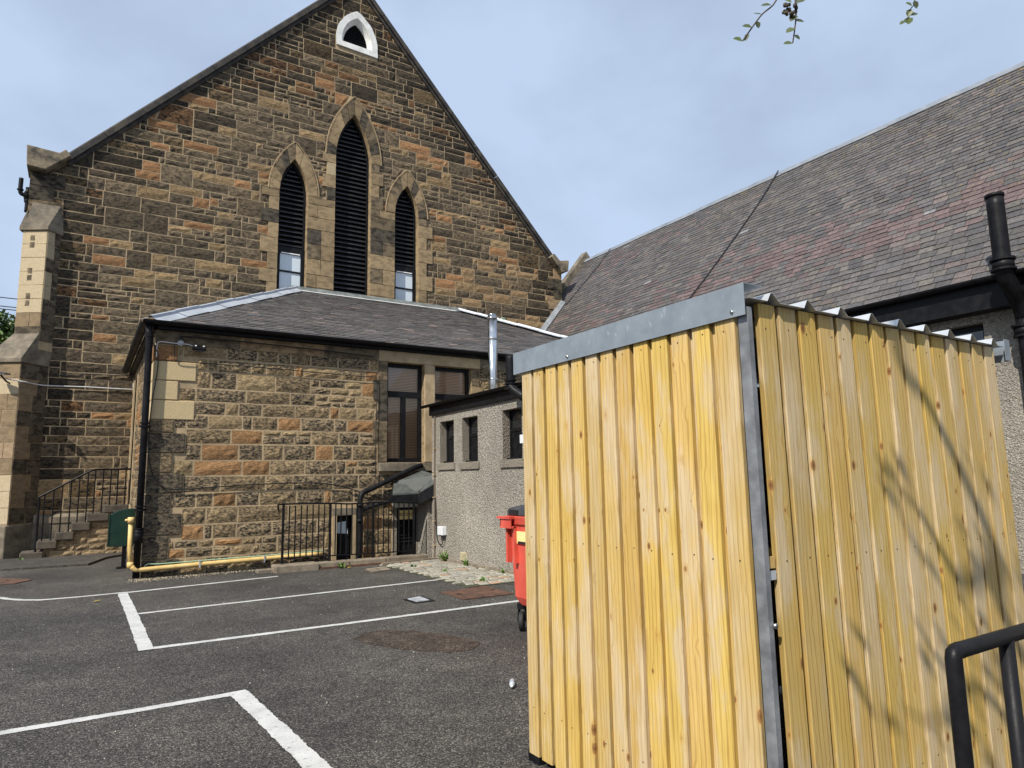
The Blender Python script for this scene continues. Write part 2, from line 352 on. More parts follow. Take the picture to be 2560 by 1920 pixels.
def rubble_layout(region, z0, z1, rnd, sc=1.0, one=.23, bands=(.40, .58), jump=.45, three=.09):
    """snecked rubble: bands split into one, two or three courses; region(z) gives the free spans at that height"""
    res = []; z = z0
    while z < z1:
        Hb = rnd.uniform(*bands) * sc
        spans = [s for k_ in range(6) for s in region(z + Hb * k_ / 5)]
        lo = min([s[0] for s in spans] or [0]); hi = max([s[1] for s in spans] or [0])
        a = lo - rnd.uniform(0, .5)
        while a < hi:
            Ls = rnd.uniform(.7, 2.0) * sc; t = rnd.random()
            if t < 1 - three - one: cuts = [0, rnd.uniform(.36, .64), 1]
            elif t < 1 - three: cuts = [0, 1]; Ls = rnd.uniform(.5, 1.0) * sc if one < .5 else rnd.uniform(.34, .98)
            else: cuts = [0, rnd.uniform(.25, .4), rnd.uniform(.6, .72), 1]
            for c0, c1 in zip(cuts, cuts[1:]):
                zb = z + Hb * c0; zt = z + Hb * c1; x = a
                while x < a + Ls - 1e-6:
                    wdt = rnd.uniform(1.7, 4.2) * (zt - zb) if rnd.random() < .90 else rnd.uniform(.6, 1.2) * (zt - zb)
                    wdt = min(max(wdt, .12), 1.15 * sc)
                    if a + Ls - (x + wdt) < .14 * sc: wdt = a + Ls - x
                    res.append((x, x + wdt, zb, zt)); x += wdt
            a += Ls
        z += Hb
    outl = []
    for (xa, xb, zb, zt) in res:
        rb = region(zb + .004); rt_ = region(zt - .004); mid = region((zb + zt) / 2)
        for (l, r) in mid:
            if min(xb, r) - max(xa, l) < .05: continue
            # matching spans below and above
            def near(sp):
                best = None
                for s in sp:
                    ov = min(s[1], r) - max(s[0], l)
                    if ov > 0 and (best is None or ov > best[0]): best = (ov, s)
                return best[1] if best else (l, r)
            lb, rbb = near(rb); lt, rtt = near(rt_)
            if abs(lb - l) > jump: lb = l
            if abs(lt - l) > jump: lt = l
            if abs(rbb - r) > jump: rbb = r
            if abs(rtt - r) > jump: rtt = r
            q = [(max(xa, lb), zb), (min(xb, rbb), zb), (min(xb, rtt), zt), (max(xa, lt), zt)]
            if q[1][0] < q[0][0] + .02: mx_ = max(min(q[0][0], xb), xa); q[0] = (mx_ - .01, zb); q[1] = (mx_ + .01, zb)
            if q[2][0] < q[3][0] + .02: mx_ = (max(xa, l) + min(xb, r)) / 2; q[3] = (mx_ - .01, zt); q[2] = (mx_ + .01, zt)
            outl.append(q)
    return outl
def emit(stones, mat_, parent, name, limit=300, stuff='stonework'):
    """stones: list of (size, verts, faces, tint). The largest become objects of their own, the rest one part."""
    stones.sort(key=lambda s: -s[0])
    for s in stones[:limit]:
        MB().add(s[1], s[2], s[3]).build(name, mat_, parent)
    if len(stones) > limit:
        mb = MB()
        for s in stones[limit:]: mb.add(s[1], s[2], s[3])
        mb.build(stuff, mat_, parent, kind='stuff')
def size_of(vs, area):
    c = sum((Vector(v) for v in vs), Vector()) / len(vs)
    return area / max((c - Vector((0, 0, H))).length_squared, .1)
def qarea(q): return abs((q[1][0] - q[0][0]) + (q[2][0] - q[3][0])) / 2 * abs((q[3][1] - q[0][1]) + (q[2][1] - q[1][1])) / 2
def holed(wall, outer, holes, depth, name, mat_, parent, rev_mat=None):
    """a wall face with openings, plus the reveals of the openings"""
    polys = [[Vector((a, z, 0)) for a, z in outer]] + [[Vector((a, z, 0)) for a, z in h] for h in holes]
    flat = [p for q in polys for p in q]; tri = tessellate_polygon(polys)
    mb = MB(); mb.add([wall.p(p.x, p.y) for p in flat], [tuple(t) for t in tri])
    o = mb.build(name, mat_, parent)
    if holes:
        for h in holes:
            r = MB(); n = len(h); vs = [wall.p(a, z, .001) for a, z in h] + [wall.p(a, z, -depth) for a, z in h]
            r.add(vs, [(i, (i + 1) % n, (i + 1) % n + n, i + n) for i in range(n)], (.34, .255, .15, .45))
            r.build('window_reveal', rev_mat or 'ashlar', parent)
    return o
def arch(cx, w, zs, za, n=10):
    """pointed arch: points from the right springing over the apex to the left springing"""
    r = za - zs; c = (r * r - w * w) / (2 * w); R = w + c; a1 = math.atan2(r, c); pts = []
    for i in range(n + 1): t = a1 * i / n; pts.append((cx - c + R * math.cos(t), zs + R * math.sin(t)))
    left = [(2 * cx - x, z) for x, z in reversed(pts[:-1])]
    return pts + left
def arch_hw(w, zs, za, z):
    if z <= zs: return w
    if z >= za: return 0
    r = za - zs; c = (r * r - w * w) / (2 * w); R = w + c
    return max(0, math.sqrt(max(0, R * R - (z - zs) ** 2)) - c)

# ================================================================== GROUND
G0 = thing('car_park', None, None, (0, 0, 0), kind='structure'); G0['label'] = 'dark grey asphalt car park with white bay lines'
hx0, hx1, hy0, hy1 = 3.3, 6.38, 13.48, 14.1
mb = MB(); B = 260
# sheet with an opening for the sunken area in front of the basement doors
P = [(-B, -B), (B, -B), (B, B), (-B, B), (hx0, hy0), (hx1, hy0), (hx1, hy1), (hx0, hy1)]
mb.add([(x, y, 0) for x, y in P], [(0, 1, 5, 4), (1, 2, 6, 5), (2, 3, 7, 6), (3, 0, 4, 7)])
mb.build('asphalt', 'asphalt', G0)
mb = MB(); d = -.9
mb.add([(hx0, hy0, 0), (hx1, hy0, 0), (hx1, hy1, 0), (hx0, hy1, 0), (hx0, hy0, d), (hx1, hy0, d), (hx1, hy1, d), (hx0, hy1, d)], [(0, 4, 5, 1), (1, 5, 6, 2), (3, 7, 4, 0), (4, 7, 6, 5)])
mb.build('sunken_area', 'kerb_stone', G0)
def paint_line(pts, width, name='painted_line', z=.004):
    mb = MB(); P = [Vector((x, y, 0)) for x, y in pts]; vs = []; rows = []
    seg = []
    for a, b_ in zip(P, P[1:]):
        n = max(2, int((b_ - a).length / .022)); seg += [a.lerp(b_, i / n) for i in range(n)]
    seg.append(P[-1]); wa = wb = 0
    for i, p in enumerate(seg):
        d_ = (seg[min(i + 1, len(seg) - 1)] - seg[max(i - 1, 0)]).normalized(); nrm = Vector((-d_.y, d_.x, 0))
        wa = wa * .72 + U(-.004, .004); wb = wb * .72 + U(-.004, .004); a = p + nrm * (width / 2 + wa + U(-.003, .003)); b_ = p - nrm * (width / 2 + wb + U(-.003, .003))
        vs += [(a.x, a.y, z), (b_.x, b_.y, z)]
    mb.add(vs, [(2 * i, 2 * i + 1, 2 * i + 3, 2 * i + 2) for i in range(len(seg) - 1)]); return mb.build(name, 'road_paint', G0)
paint_line([(-2.2, 14.6), (-.91, 13.0), (-.78, 12.74), (-.6, 12.5), (-.38, 12.33), (.1, 12.29), (.62, 12.33), (.76, 12.31), (3.06, 12.66)], .10)
paint_line([(.735, 10.17), (2.9, 10.30), (5.10, 10.43)], .09)
paint_line([(.60, 7.95), (2.6, 7.92), (5.6, 7.93)], .10)
paint_line([(.655, 12.22), (.66, 10.1), (.655, 7.88)], .135, z=.008)
paint_line([(-9, 6.0), (-.35, 5.87), (1.16, 5.855)], .095)
paint_line([(1.14, 5.90), (1.19, 5.0), (1.245, 4.0), (1.30, 2.5)], .135, z=.008)
# trodden slightly paler footway by the steps
mb = MB(); mb.prism([(-6, 17.4, 0), (.25, 17.1, 0), (.62, 18.4, 0), (.96, 18.9, 0), (.96, 19.6, 0), (-6, 19.6, 0)], (0, 0, .045)); mb.build('footway', 'asphalt', G0)
# covers and patches lying in the tarmac
def flat(name, pts, mat_, label, h=.012, cat='cover', edge=None):
    mb = MB(); mb.prism([(x, y, .003) for x, y in pts], (0, 0, h)); o = mb.build(name, mat_, None, label=label, cat=cat)
    return o
rp = thing('steel_plate', 'large rusty steel access plate beside the setts', 'access plate', (4.93, 8.85, 0))
MB().prism([(4.54, 9.19, .003), (4.53, 8.45, .003), (5.32, 8.42, .003), (5.34, 9.30, .003)], (0, 0, .014)).build('plate', 'rust', rp)
for kx in (4.66, 5.22): bx('lifting_eye', 'black_metal', rp, kx - .03, kx + .03, 8.83, 8.87, .015, .024)
wc = thing('inspection_cover', 'small pale square inspection cover in a dark frame', 'access cover', (4.03, 8.86, 0))
MB().prism([(3.86, 8.99, .002), (3.88, 8.62, .002), (4.18, 8.63, .002), (4.19, 9.10, .002)], (0, 0, .006)).build('frame', 'black_paint', wc)
MB().prism([(3.92, 8.97, .008), (3.93, 8.68, .008), (4.12, 8.69, .008), (4.14, 9.05, .008)], (0, 0, .008)).build('lid', 'cover_metal', wc)
kc = thing('stone_cover', 'small grey stone cover in front of the kerb', 'access cover', (4.8, 12.3, 0))
MB().prism([(4.62, 12.5, .002), (4.56, 12.0, .002), (4.95, 12.1, .002), (5.04, 12.62, .002)], (0, 0, .02)).build('slab', 'kerb_stone', kc)
bx('keyhole', 'black_paint', kc, 4.74, 4.80, 12.25, 12.31, .022, .025)
lp = thing('drain_cover', 'reddish brown drain cover on the far footway edge', 'access cover', (-.95, 15.2, 0))
MB().prism([(-1.9, 15.9, .003), (-1.13, 15.85, .003), (-.61, 15.1, .003), (-.84, 14.68, .003), (-1.9, 14.7, .003)], (0, 0, .01)).build('plate', 'rust', lp)
bx('keyhole', 'black_paint', lp, -1.0, -.94, 15.2, 15.26, .013, .016)
# old brown tar patch
pts = [(2.49, 7.05), (2.70, 7.32), (2.95, 7.30), (3.22, 7.0), (3.40, 6.62), (3.49, 6.25), (3.33, 6.02), (3.06, 6.0), (2.85, 6.22), (2.65, 6.55), (2.52, 6.82)]
P2 = smooth_path([(x, y, 0) for x, y in pts + pts[:1]], 4)[:-1]
mb = MB(); mb.prism([(p.x + U(-.03, .03), p.y + U(-.03, .03), .001) for p in P2], (0, 0, .005)); mb.build('tar_patch', 'brown_tar', G0)

# granite setts by the grey wall
SP = thing('sett_paving', None, None, (5.7, 11.1, 0), kind='structure'); SP['label'] = 'patch of worn pale setts with weeds in the joints'
MB().prism([(5.07, 12.86, .002), (5.1, 9.38, .002), (6.37, 9.38, .002), (6.37, 13.1, .002)], (0, 0, .008)).build('joint_bed', 'joint_dirt', SP)
y = 9.42; row = 0
while y < 12.9:
    hgt = U(.12, .16); x = 5.09 + (.0 if row % 2 else .1) + U(-.03, .03)
    if y < 9.75: x += (9.75 - y) * .4
    while x < 6.30:
        wd = U(.16, .27); wd = min(wd, 6.36 - x)
        if wd > .08:
            g = U(.75, 1.2); t = RND.random()
            col = (.36 * g, .34 * g, .285 * g, 0) if t < .7 else ((.30 * g, .29 * g, .26 * g, 0) if t < .92 else (.40 * g, .27 * g, .19 * g, 0))
            j = .012; x0, x1, y0, y1 = x + j, x + wd - j, y + j, y + hgt - j; zt = .022 + U(-.006, .008); e = .016
            vs = [(x0 + U(-.01, .01), y0 + U(-.01, .01), 0), (x1 + U(-.01, .01), y0, 0), (x1, y1 + U(-.01, .01), 0), (x0, y1, 0)]
            vs += [(x0 + e, y0 + e, zt + U(-.004, .004)), (x1 - e, y0 + e, zt + U(-.004, .004)), (x1 - e, y1 - e, zt + U(-.004, .004)), (x0 + e, y1 - e, zt + U(-.004, .004))]
            MB().add(vs, [(4, 5, 6, 7), (0, 1, 5, 4), (1, 2, 6, 5), (2, 3, 7, 6), (3, 0, 4, 7)], col).build('sett', 'sett', SP)
        x += wd
    y += hgt; row += 1

# ================================================================== CHURCH
YG = 20.3; CX = 6.93; AP = 18.42; SL = 1.085; XL, XR = -1.52, 15.18
CH = thing('church', 'blackened sandstone church with steep gable and three louvred lancets', 'church', (CX, YG, 0))
WG = Wall((0, YG, 0), (1, 0, 0), (0, -1, 0))
def rake(z): return max(XL, CX - (AP - z) / SL), min(XR, CX + (AP - z) / SL)
LAN = [dict(cx=6.92, w=.592, zs=12.05, za=13.60, zb=7.2, wo=.90, zao=14.22, win=None),
       dict(cx=5.04, w=.432, zs=10.50, za=11.59, zb=7.38, wo=.735, zao=12.13, win=8.76),
       dict(cx=8.785, w=.427, zs=10.52, za=11.55, zb=7.38, wo=.73, zao=12.10, win=8.74)]
VN = dict(cx=6.96, w=.415, zs=16.2, za=16.97, wo=.715, zso=16.15, zao=17.34)
def gable_region(z):
    l, r = rake(z); l += .0; r -= .0
    if r - l < .2: return []
    blk = []
    for a in LAN:
        if z < a['zs']: hw = a['wo'] - .02 if not (a is not LAN[0] and z < 10.5) else a['wo'] - .02
        else: hw = arch_hw(a['wo'], a['zs'] + .1, a['zao'], z)
        if hw > .02: blk.append((a['cx'] - hw, a['cx'] + hw))
    if z < 10.45: blk.append((4.7, 9.1))
    if 15.85 < z < VN['zao']:
        hw = arch_hw(VN['wo'], VN['zso'], VN['zao'], z); blk.append((VN['cx'] - hw, VN['cx'] + hw))
    # hidden behind the annexe roof
    blk.sort(); res = []; x = l
    for b0, b1 in blk:
        if b0 > x + .05: res.append((x, b0))
        x = max(x, b1)
    if r > x + .05: res.append((x, r))
    return res
def hidden(x, z):
    if x < 1.5 or x > 15: return False
    roof = min(4.65 + .66 * (x - .95), 7.45, 7.45 - .66 * (x - 10.7) if x > 10.7 else 99)
    if x > 13.6: roof = max(roof, 4.75 + 1.232 * (x - 12.36))
    return z < roof - .25
def gable_tint(x, z, rnd):
    l, r = rake(z); edge = min((x - l), (r - x)) / 1.45
    t = rnd.random(); g = rnd.uniform(.8, 1.22)
    band = math.exp(-((z - (14.6 - .22 * abs(x - 4))) / .55) ** 2) * (1 if x < 6.6 else .3)
    band += math.exp(-((x - 9.8) / 1.2) ** 2 - ((z - 13.2) / .8) ** 2) * .9
    if t < .085 + .42 * band: c = (.32, .175, .085); s = .3
    elif t < .23 + .33 * band: c = (.31, .215, .115); s = .42
    elif t < .52: c = (.18, .137, .088); s = .7
    else: c = (.13, .101, .068); s = .75
    if edge < 1.1 and rnd.random() < .75: c = tuple(a * .5 for a in c); s = 1.0
    if z > 13.4 and rnd.random() < .7: c = tuple(a * .62 for a in c); s = min(1, s + .2)
    if x > 11 and z < 9.5 and rnd.random() < .25: c = (.30, .20, .11); s = .3
    return (*[a * g for a in c], s)
wall_holes = []
for a in LAN: wall_holes.append([(a['cx'] + a['w'], a['zb'])] + arch(a['cx'], a['w'], a['zs'], a['za']) + [(a['cx'] - a['w'], a['zb'])])
wall_holes.append(arch(VN['cx'], VN['w'] + .10, VN['zs'] - .08, VN['za'] + .11))
lo = rake(9.2)
outer = [(XL, 0), (XR, 0), (XR, AP - (XR - CX) * SL), (CX, AP), (XL, AP - (CX - XL) * SL)]
holed(WG, outer, wall_holes, .34, 'gable_wall', 'mortar', CH)
# body behind
mb = MB(); zz = AP - (XR - CX) * SL
mb.add([(XL, YG, 0), (XL, 44, 0), (XL, 44, zz), (XL, YG, zz), (XR, YG, 0), (XR, 44, 0), (XR, 44, zz), (XR, YG, zz), (CX, 44, AP)], [(0, 1, 2, 3), (4, 7, 6, 5), (1, 5, 6, 8, 2)])
mb.build('side_wall', 'kneeler_stone', CH)
mb = MB()
for sgn, xe in ((-1, XL - .15), (1, XR + .15)):
    ze = AP - abs(xe - CX) * SL - .05
    mb.prism([(CX, YG + .3, AP - .05), (xe, YG + .3, ze), (xe, YG + .3, ze + .12), (CX, YG + .3, AP + .08)], (0, 24, 0))
mb.build('roof', 'lead_dark', CH)
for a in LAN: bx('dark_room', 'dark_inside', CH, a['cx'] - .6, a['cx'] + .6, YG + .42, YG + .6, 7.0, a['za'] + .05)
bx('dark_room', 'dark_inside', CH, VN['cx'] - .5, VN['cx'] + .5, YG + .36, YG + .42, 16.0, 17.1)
rnd = random.Random(21); stones = []
for q in rubble_layout(gable_region, -.05, AP, rnd, 1.0):
    cx_ = sum(p[0] for p in q) / 4; cz_ = sum(p[1] for p in q) / 4
    if hidden(cx_, cz_): continue
    A = qarea(q)
    if A < .004: continue
    vs, fs = stone_geo(WG, q, .030, .003, 4 if A > .1 else 3, 2, rnd, .0135)
    stones.append((size_of(vs, A), vs, fs, gable_tint(cx_, cz_, rnd)))
emit(stones, 'rubble', CH, 'stone', 290)
# dressed surrounds of the lancets
def dress(q, name='dressed_stone', col=None, out=.045, parent=CH, wall=WG):
    g = rnd.uniform(.78, 1.15); t = rnd.random()
    c = col or ((.33 * g, .245 * g, .145 * g, .35) if t < .6 else ((.20 * g, .155 * g, .10 * g, .6) if t < .88 else (.10, .085, .065, .8)))
    vs, fs = stone_geo(wall, q, .004, out, 2, 2, rnd, .007)
    MB().add(vs, fs, c).build(name, 'ashlar', parent)
def rq(a0, a1, z0, z1): return [(a0, z0), (a1, z0), (a1, z1), (a0, z1)]
z = 7.15; k = 0
while z < 10.5:
    h = min(rnd.uniform(.38, .50), 10.5 - z); h = 10.5 - z if 10.5 - z - h < .2 else h
    k += 1; e = .30 if k % 2 else .52
    dress(rq(4.608 - e, 4.608, z, z + h)); dress(rq(9.212, 9.212 + (.82 - e), z, z + h))
    for a0, a1 in ((5.472, 6.328), (7.512, 8.358)):
        if rnd.random() < .6: s = a0 + (a1 - a0) * rnd.choice((.36, .5, .62)); dress(rq(a0, s, z, z + h)); dress(rq(s, a1, z, z + h))
        else: dress(rq(a0, a1, z, z + h))
    z += h
while z < 12.05:
    h = .42; h = 12.06 - z if 12.06 - z - h < .2 else h
    k += 1; e = .28 if k % 2 else .42
    dress(rq(6.328 - e, 6.328, z, z + h), col=(.44, .36, .23, .1) if 11.2 < z < 11.7 else None); dress(rq(7.512, 7.512 + .7 - e, z, z + h)); z += h
for a, nv in ((LAN[0], 6), (LAN[1], 5), (LAN[2], 5)):
    for sgn in (1, -1):
        def pt(w_, zs, za, t):
            r = za - zs; c_ = (r * r - w_ * w_) / (2 * w_); R_ = w_ + c_; ang = math.atan2(r, c_) * t
            return (a['cx'] + sgn * (R_ * math.cos(ang) - c_), zs + R_ * math.sin(ang))
        for i in range(nv):
            t0, t1 = i / nv, (i + 1) / nv
            p0 = pt(a['w'], a['zs'], a['za'], t0); p1 = pt(a['w'], a['zs'], a['za'], t1); o0_ = pt(a['wo'], a['zs'], a['zao'], t0); o1_ = pt(a['wo'], a['zs'], a['zao'], t1)
            q = [p0, o0_, o1_, p1] if sgn > 0 else [o0_, p0, p1, o1_]
            dress(q, 'voussoir', out=.05)
        # thin projecting hood mould following the outer curve
        pts = [WG.p(*pt(a['wo'] + .03, a['zs'], a['zao'] + .03, t / 12), .05) for t in range(13)]
        MB().tube(pts, .020, 6, col=(.36, .27, .17, .25)).build('hood_mould', 'ashlar', CH)
# jamb stones of the side lancets between springing and ring start are covered by the rows above
# louvres
def louvre(cx, w, zs, za, z0, name, step=.150):
    grp = MB(); out_ = [(cx + w - .004, z0)] + arch(cx, w - .004, zs, za - .01) + [(cx - w + .004, z0)]
    n = len(out_); inn = [(cx + w - .075, z0 + .06)] + arch(cx, w - .075, zs, za - .13) + [(cx - w + .075, z0 + .06)]
    vs = [WG.p(a, z_, -.20) for a, z_ in out_] + [WG.p(a, z_, -.20) for a, z_ in inn] + [WG.p(a, z_, -.31) for a, z_ in inn]
    fs = [(i, (i + 1) % n, (i + 1) % n + n, i + n) for i in range(n)] + [(i + n, (i + 1) % n + n, (i + 1) % n + 2 * n, i + 2 * n) for i in range(n)]
    fo = MB().add(vs, fs).build('louvred_opening', 'black_metal', CH)
    zz_ = z0 + .10
    while zz_ < za - .2:
        hw = arch_hw(w - .06, zs, za - .10, zz_ + .1)
        if hw > .05:
            m_ = MB()
            prof = [(-.215, 0), (-.215, .028), (-.225, .034), (-.31, .115), (-.31, .10), (-.23, .012), (-.23, 0)]
            m_.prism([WG.p(cx - hw, zz_ + dz, o_) for o_, dz in prof], (2 * hw, 0, 0)); m_.build('slat', 'louvre_metal', fo)
        zz_ += step
for a in LAN: louvre(a['cx'], a['w'], a['zs'], a['za'], a['win'] or a['zb'], 'louvre')
# small windows under the side louvres
for a in LAN[1:]:
    cx, w_, z0, z1 = a['cx'], a['w'], a['zb'], a['win']
    m_ = MB()
    yf0, yf1 = YG + .18, YG + .26
    for (x0, x1, za_, zb_) in ((cx - w_, cx - w_ + .12, z0, z1), (cx + w_ - .12, cx + w_, z0, z1), (cx - w_ + .12, cx + w_ - .12, z0, z0 + .10), (cx - w_ + .12, cx + w_ - .12, z1 - .17, z1), (cx - w_ + .12, cx + w_ - .12, (z0 + z1) / 2 - .055, (z0 + z1) / 2 - .005)):
        m_.box(x0, x1, yf0, yf1, za_, zb_)
    wf = m_.build('window_frame', 'black_metal', CH)
    mid = (z0 + z1) / 2 - .03
    for za_, zb_ in ((z0 + .10, mid - .025), (mid + .025, z1 - .17)): bx('pane', 'glass_white', wf, cx - w_ + .12, cx + w_ - .12, YG + .21, YG + .22, za_, zb_)
    bx('trickle_vent', 'bright_white', wf, cx - w_ + .15, cx + w_ - .15, YG + .165, YG + .178, z1 - .165, z1 - .135)
# white painted vent high in the gable
vout = [(VN['cx'] - VN['wo'] * .97, 15.92), (VN['cx'] + VN['wo'], 15.88)] + arch(VN['cx'], VN['wo'], VN['zso'] + .05, VN['zao'])
vin = [(VN['cx'] - VN['w'], 16.2), (VN['cx'] + VN['w'], 16.2)] + arch(VN['cx'], VN['w'], 16.2, VN['za'])
n = len(vout); vs = []
for i, (p, q) in enumerate(zip(vout, vin)):
    j = U(-.015, .015); mm = ((p[0] * .35 + q[0] * .65), (p[1] * .35 + q[1] * .65))
    vs += [WG.p(p[0] + j, p[1] + U(-.015, .015), .012), WG.p(p[0] + j, p[1], .055), WG.p(mm[0], mm[1], .05), WG.p(q[0], q[1], -.16)]
fs = [(4 * i + k, 4 * ((i + 1) % n) + k, 4 * ((i + 1) % n) + k + 1, 4 * i + k + 1) for i in range(n) for k in range(3)]
vo_ = MB().add(vs, fs).build('vent_surround', 'white_paint_old', CH)
zz_ = 16.22
while zz_ < 16.85:
    hw = arch_hw(VN['w'], 16.2, VN['za'], zz_ + .04)
    MB().prism([WG.p(VN['cx'] - hw, zz_ + dz, o_) for o_, dz in ((-.17, 0), (-.17, .022), (-.25, .085), (-.25, .07))], (2 * hw, 0, 0)).build('slat', 'black_metal', vo_)
    zz_ += .09
# raking copings and kneelers
for sgn in (-1, 1):
    x = 8.02 if sgn > 0 else 7.78; n = 9; d_ = Vector((sgn, 0, -SL)).normalized(); nr = Vector((sgn * SL, 0, 1)).normalized()
    top = Vector((CX, YG, AP)); Ltot = (XR - .28 - CX if sgn > 0 else CX - XL - .72) / abs(d_.x)
    for i in range(n):
        s0 = Ltot * i / n + .006; s1 = Ltot * (i + 1) / n - .006
        if i == 0: s0 = 0
        p0 = top + d_ * s0; p1 = top + d_ * s1
        prof = [(-.13, -.02), (-.13, .11), (-.10, .15), (.38, .17), (.38, -.02)]   # (y, normal)
        a = [p0 + nr * h + Vector((0, yy, 0)) for yy, h in prof]; b_ = [p1 + nr * h + Vector((0, yy, 0)) for yy, h in prof]
        m_ = MB(); k = len(prof); m_.add(a + b_, [tuple(range(k)), tuple(range(2 * k - 1, k - 1, -1))] + [(j, j + k, (j + 1) % k + k, (j + 1) % k) for j in range(k)])
        m_.build('coping_stone', 'coping', CH)
    # fillet under the coping
    p0 = top - nr * .02; p1 = top + d_ * Ltot - nr * .02
    m_ = MB(); m_.add([p0 + Vector((0, -.06, 0)), p0 + Vector((0, -.06, 0)) - nr * .09, p0 - nr * .09, p1 + Vector((0, -.06, 0)), p1 + Vector((0, -.06, 0)) - nr * .09, p1 - nr * .09], [(0, 3, 4, 1), (1, 4, 5, 2)])
    m_.build('coping_fillet', 'coping', CH)
kl = [(-1.64, 10.20), (-1.61, 9.66), (-1.22, 9.63), (-.70, 10.13), (-.82, 10.28), (-.95, 10.15)]
MB().prism([(x, 19.98, z) for x, z in kl], (0, .9, 0)).build('kneeler', 'kneeler_stone', CH, bevel=.02)
kr = [(15.37, 9.94), (15.33, 9.50), (15.03, 9.42), (14.55, 9.96), (14.68, 10.10), (14.95, 9.86)]
MB().prism([(x, 19.98, z) for x, z in reversed(kr)], (0, .9, 0)).build('kneeler', 'kneeler_stone', CH, bevel=.02)
# corner stones above the buttress
z = 8.2; k = 0
for h in (.36, .34, .38, .36):
    k += 1; dress(rq(XL - .02, -1.0 if k % 2 else -.78, z, z + h), 'corner_stone', (.09, .075, .055, 1.0) if k != 2 else (.24, .18, .11, .8)); z += h
z = 7.2; k = 0
while z < 9.3:
    k += 1; dress(rq(15.18 - (.62 if k % 2 else .36), 15.2, z, z + .4), 'corner_stone', (.10, .085, .06, .9) if k % 3 else (.32, .23, .14, .4)); z += .4
# canted corner buttress
BD = Vector((-.85, .527, 0)).normalized()
BST = {'top': (Vector((-.79, YG, 0)), Vector((-1.06, 20.0, 0)), .62), 'low': (Vector((-.85, YG, 0)), Vector((-1.363, 19.787, 0)), .80), 'base': (Vector((-.80, YG, 0)), Vector((-1.39, 19.715, 0)), .88)}
def bpoly(k, z, grow=0):
    J, F, W = BST[k]; n1 = (F - J).normalized(); J = J + Vector((grow, 0, 0)); F = F + n1 * grow * 1.2 - BD * grow
    FL = F + BD * (W + 2 * grow); return [p + Vector((0, 0, z)) for p in (J, F, FL, FL + Vector((.15, .5, 0)))]
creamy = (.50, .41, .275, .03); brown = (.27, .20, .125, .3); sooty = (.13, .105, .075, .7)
def bcourse(k, z0, z1, cf, cs):
    """front stones and flank stones of one buttress course"""
    J, F, W = BST[k]; nf = Vector((-BD.y, BD.x, 0)); nf = -nf if nf.y > 0 else nf
    fd = (F - J); ln = fd.length; fd.normalize(); nk = Vector((-fd.y, fd.x, 0)); nk = nk if nk.x > 0 else -nk
    front = Wall(F, BD, nf); flank = Wall(J, fd, nk)
    cut = rnd.choice((0, .3, .45)) if cf is not creamy else 0
    for a0, a1 in ([(0, W)] if not cut else [(0, W * cut), (W * cut, W)]): dress([(a1, z0), (a0, z0), (a0, z1), (a1, z1)], 'buttress_stone', cf if a0 == 0 or rnd.random() < .5 else brown, .010, CH, front)
    cutb = rnd.uniform(.3, .55) * ln
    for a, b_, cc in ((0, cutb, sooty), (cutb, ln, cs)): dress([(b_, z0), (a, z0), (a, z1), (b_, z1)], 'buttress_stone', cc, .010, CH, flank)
MB().prism(bpoly('top', 5.0), (0, 0, 3.1)).build('buttress_core', 'mortar', CH); MB().prism(bpoly('low', 0), (0, 0, 4.62)).build('buttress_core', 'mortar', CH)
for (k_, z0, z1, n_) in (('low', .80, 4.62, 10), ('top', 5.22, 8.05, 8)):
    for i in range(n_):
        za_ = z0 + (z1 - z0) * i / n_; zb_ = z0 + (z1 - z0) * (i + 1) / n_
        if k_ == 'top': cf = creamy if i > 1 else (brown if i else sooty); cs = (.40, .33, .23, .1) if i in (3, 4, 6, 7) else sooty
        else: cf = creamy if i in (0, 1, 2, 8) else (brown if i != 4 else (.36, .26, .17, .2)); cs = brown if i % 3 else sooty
        bcourse(k_, za_, zb_, cf, cs)
for zc in (6.1, 6.75, 7.6):
    front = Wall(BST['top'][1], BD, Vector((-BD.y, BD.x, 0)) if BD.x < 0 and -BD.y < 0 else Vector((BD.y, -BD.x, 0)))
    front.n = Vector((-.527, -.85, 0)).normalized()
    for k in range(2): dress([(.42, zc + k * .18), (.30, zc + k * .18), (.30, zc + .15 + k * .18), (.42, zc + .15 + k * .18)], 'patch_stone', (.18, .145, .10, .6), .016, CH, front)
MB().prism(bpoly('base', 0), (0, 0, .78)).build('buttress_plinth', 'weather_stone', CH, bevel=.03)
def weathering(klo, khi, z0, z1):
    lo_ = bpoly(klo, z0, .05); hi_ = bpoly(khi, z1, .0) if khi else [Vector((-.80, YG - .01, z1)), Vector((-.84, YG - .03, z1)), Vector((-1.46, YG - .03, z1)), Vector((-1.5, YG + .3, z1))]
    lo2 = [p + Vector((0, 0, .10)) for p in lo_]
    vs = lo_ + lo2 + hi_
    MB().add(vs, [(3, 2, 1, 0)] + [(j, j + 1, j + 5, j + 4) for j in range(3)] + [(j + 4, j + 5, j + 9, j + 8) for j in range(3)] + [(8, 9, 10, 11)]).build('weathering', 'weather_stone', CH, bevel=.01)
weathering('low', 'top', 4.62, 5.42); weathering('top', None, 8.05, 8.85)
# plinth course of the gable by the steps
MB().prism([(-.9, YG, .78), (-.9, YG - .12, .78), (-.9, YG - .12, .92), (-.9, YG - .04, 1.0), (-.9, YG, 1.0)], (1.9, 0, 0)).build('plinth_course', 'weather_stone', CH)
bx('plinth', 'weather_stone', CH, -.9, 1.0, YG - .10, YG, 0, .78)

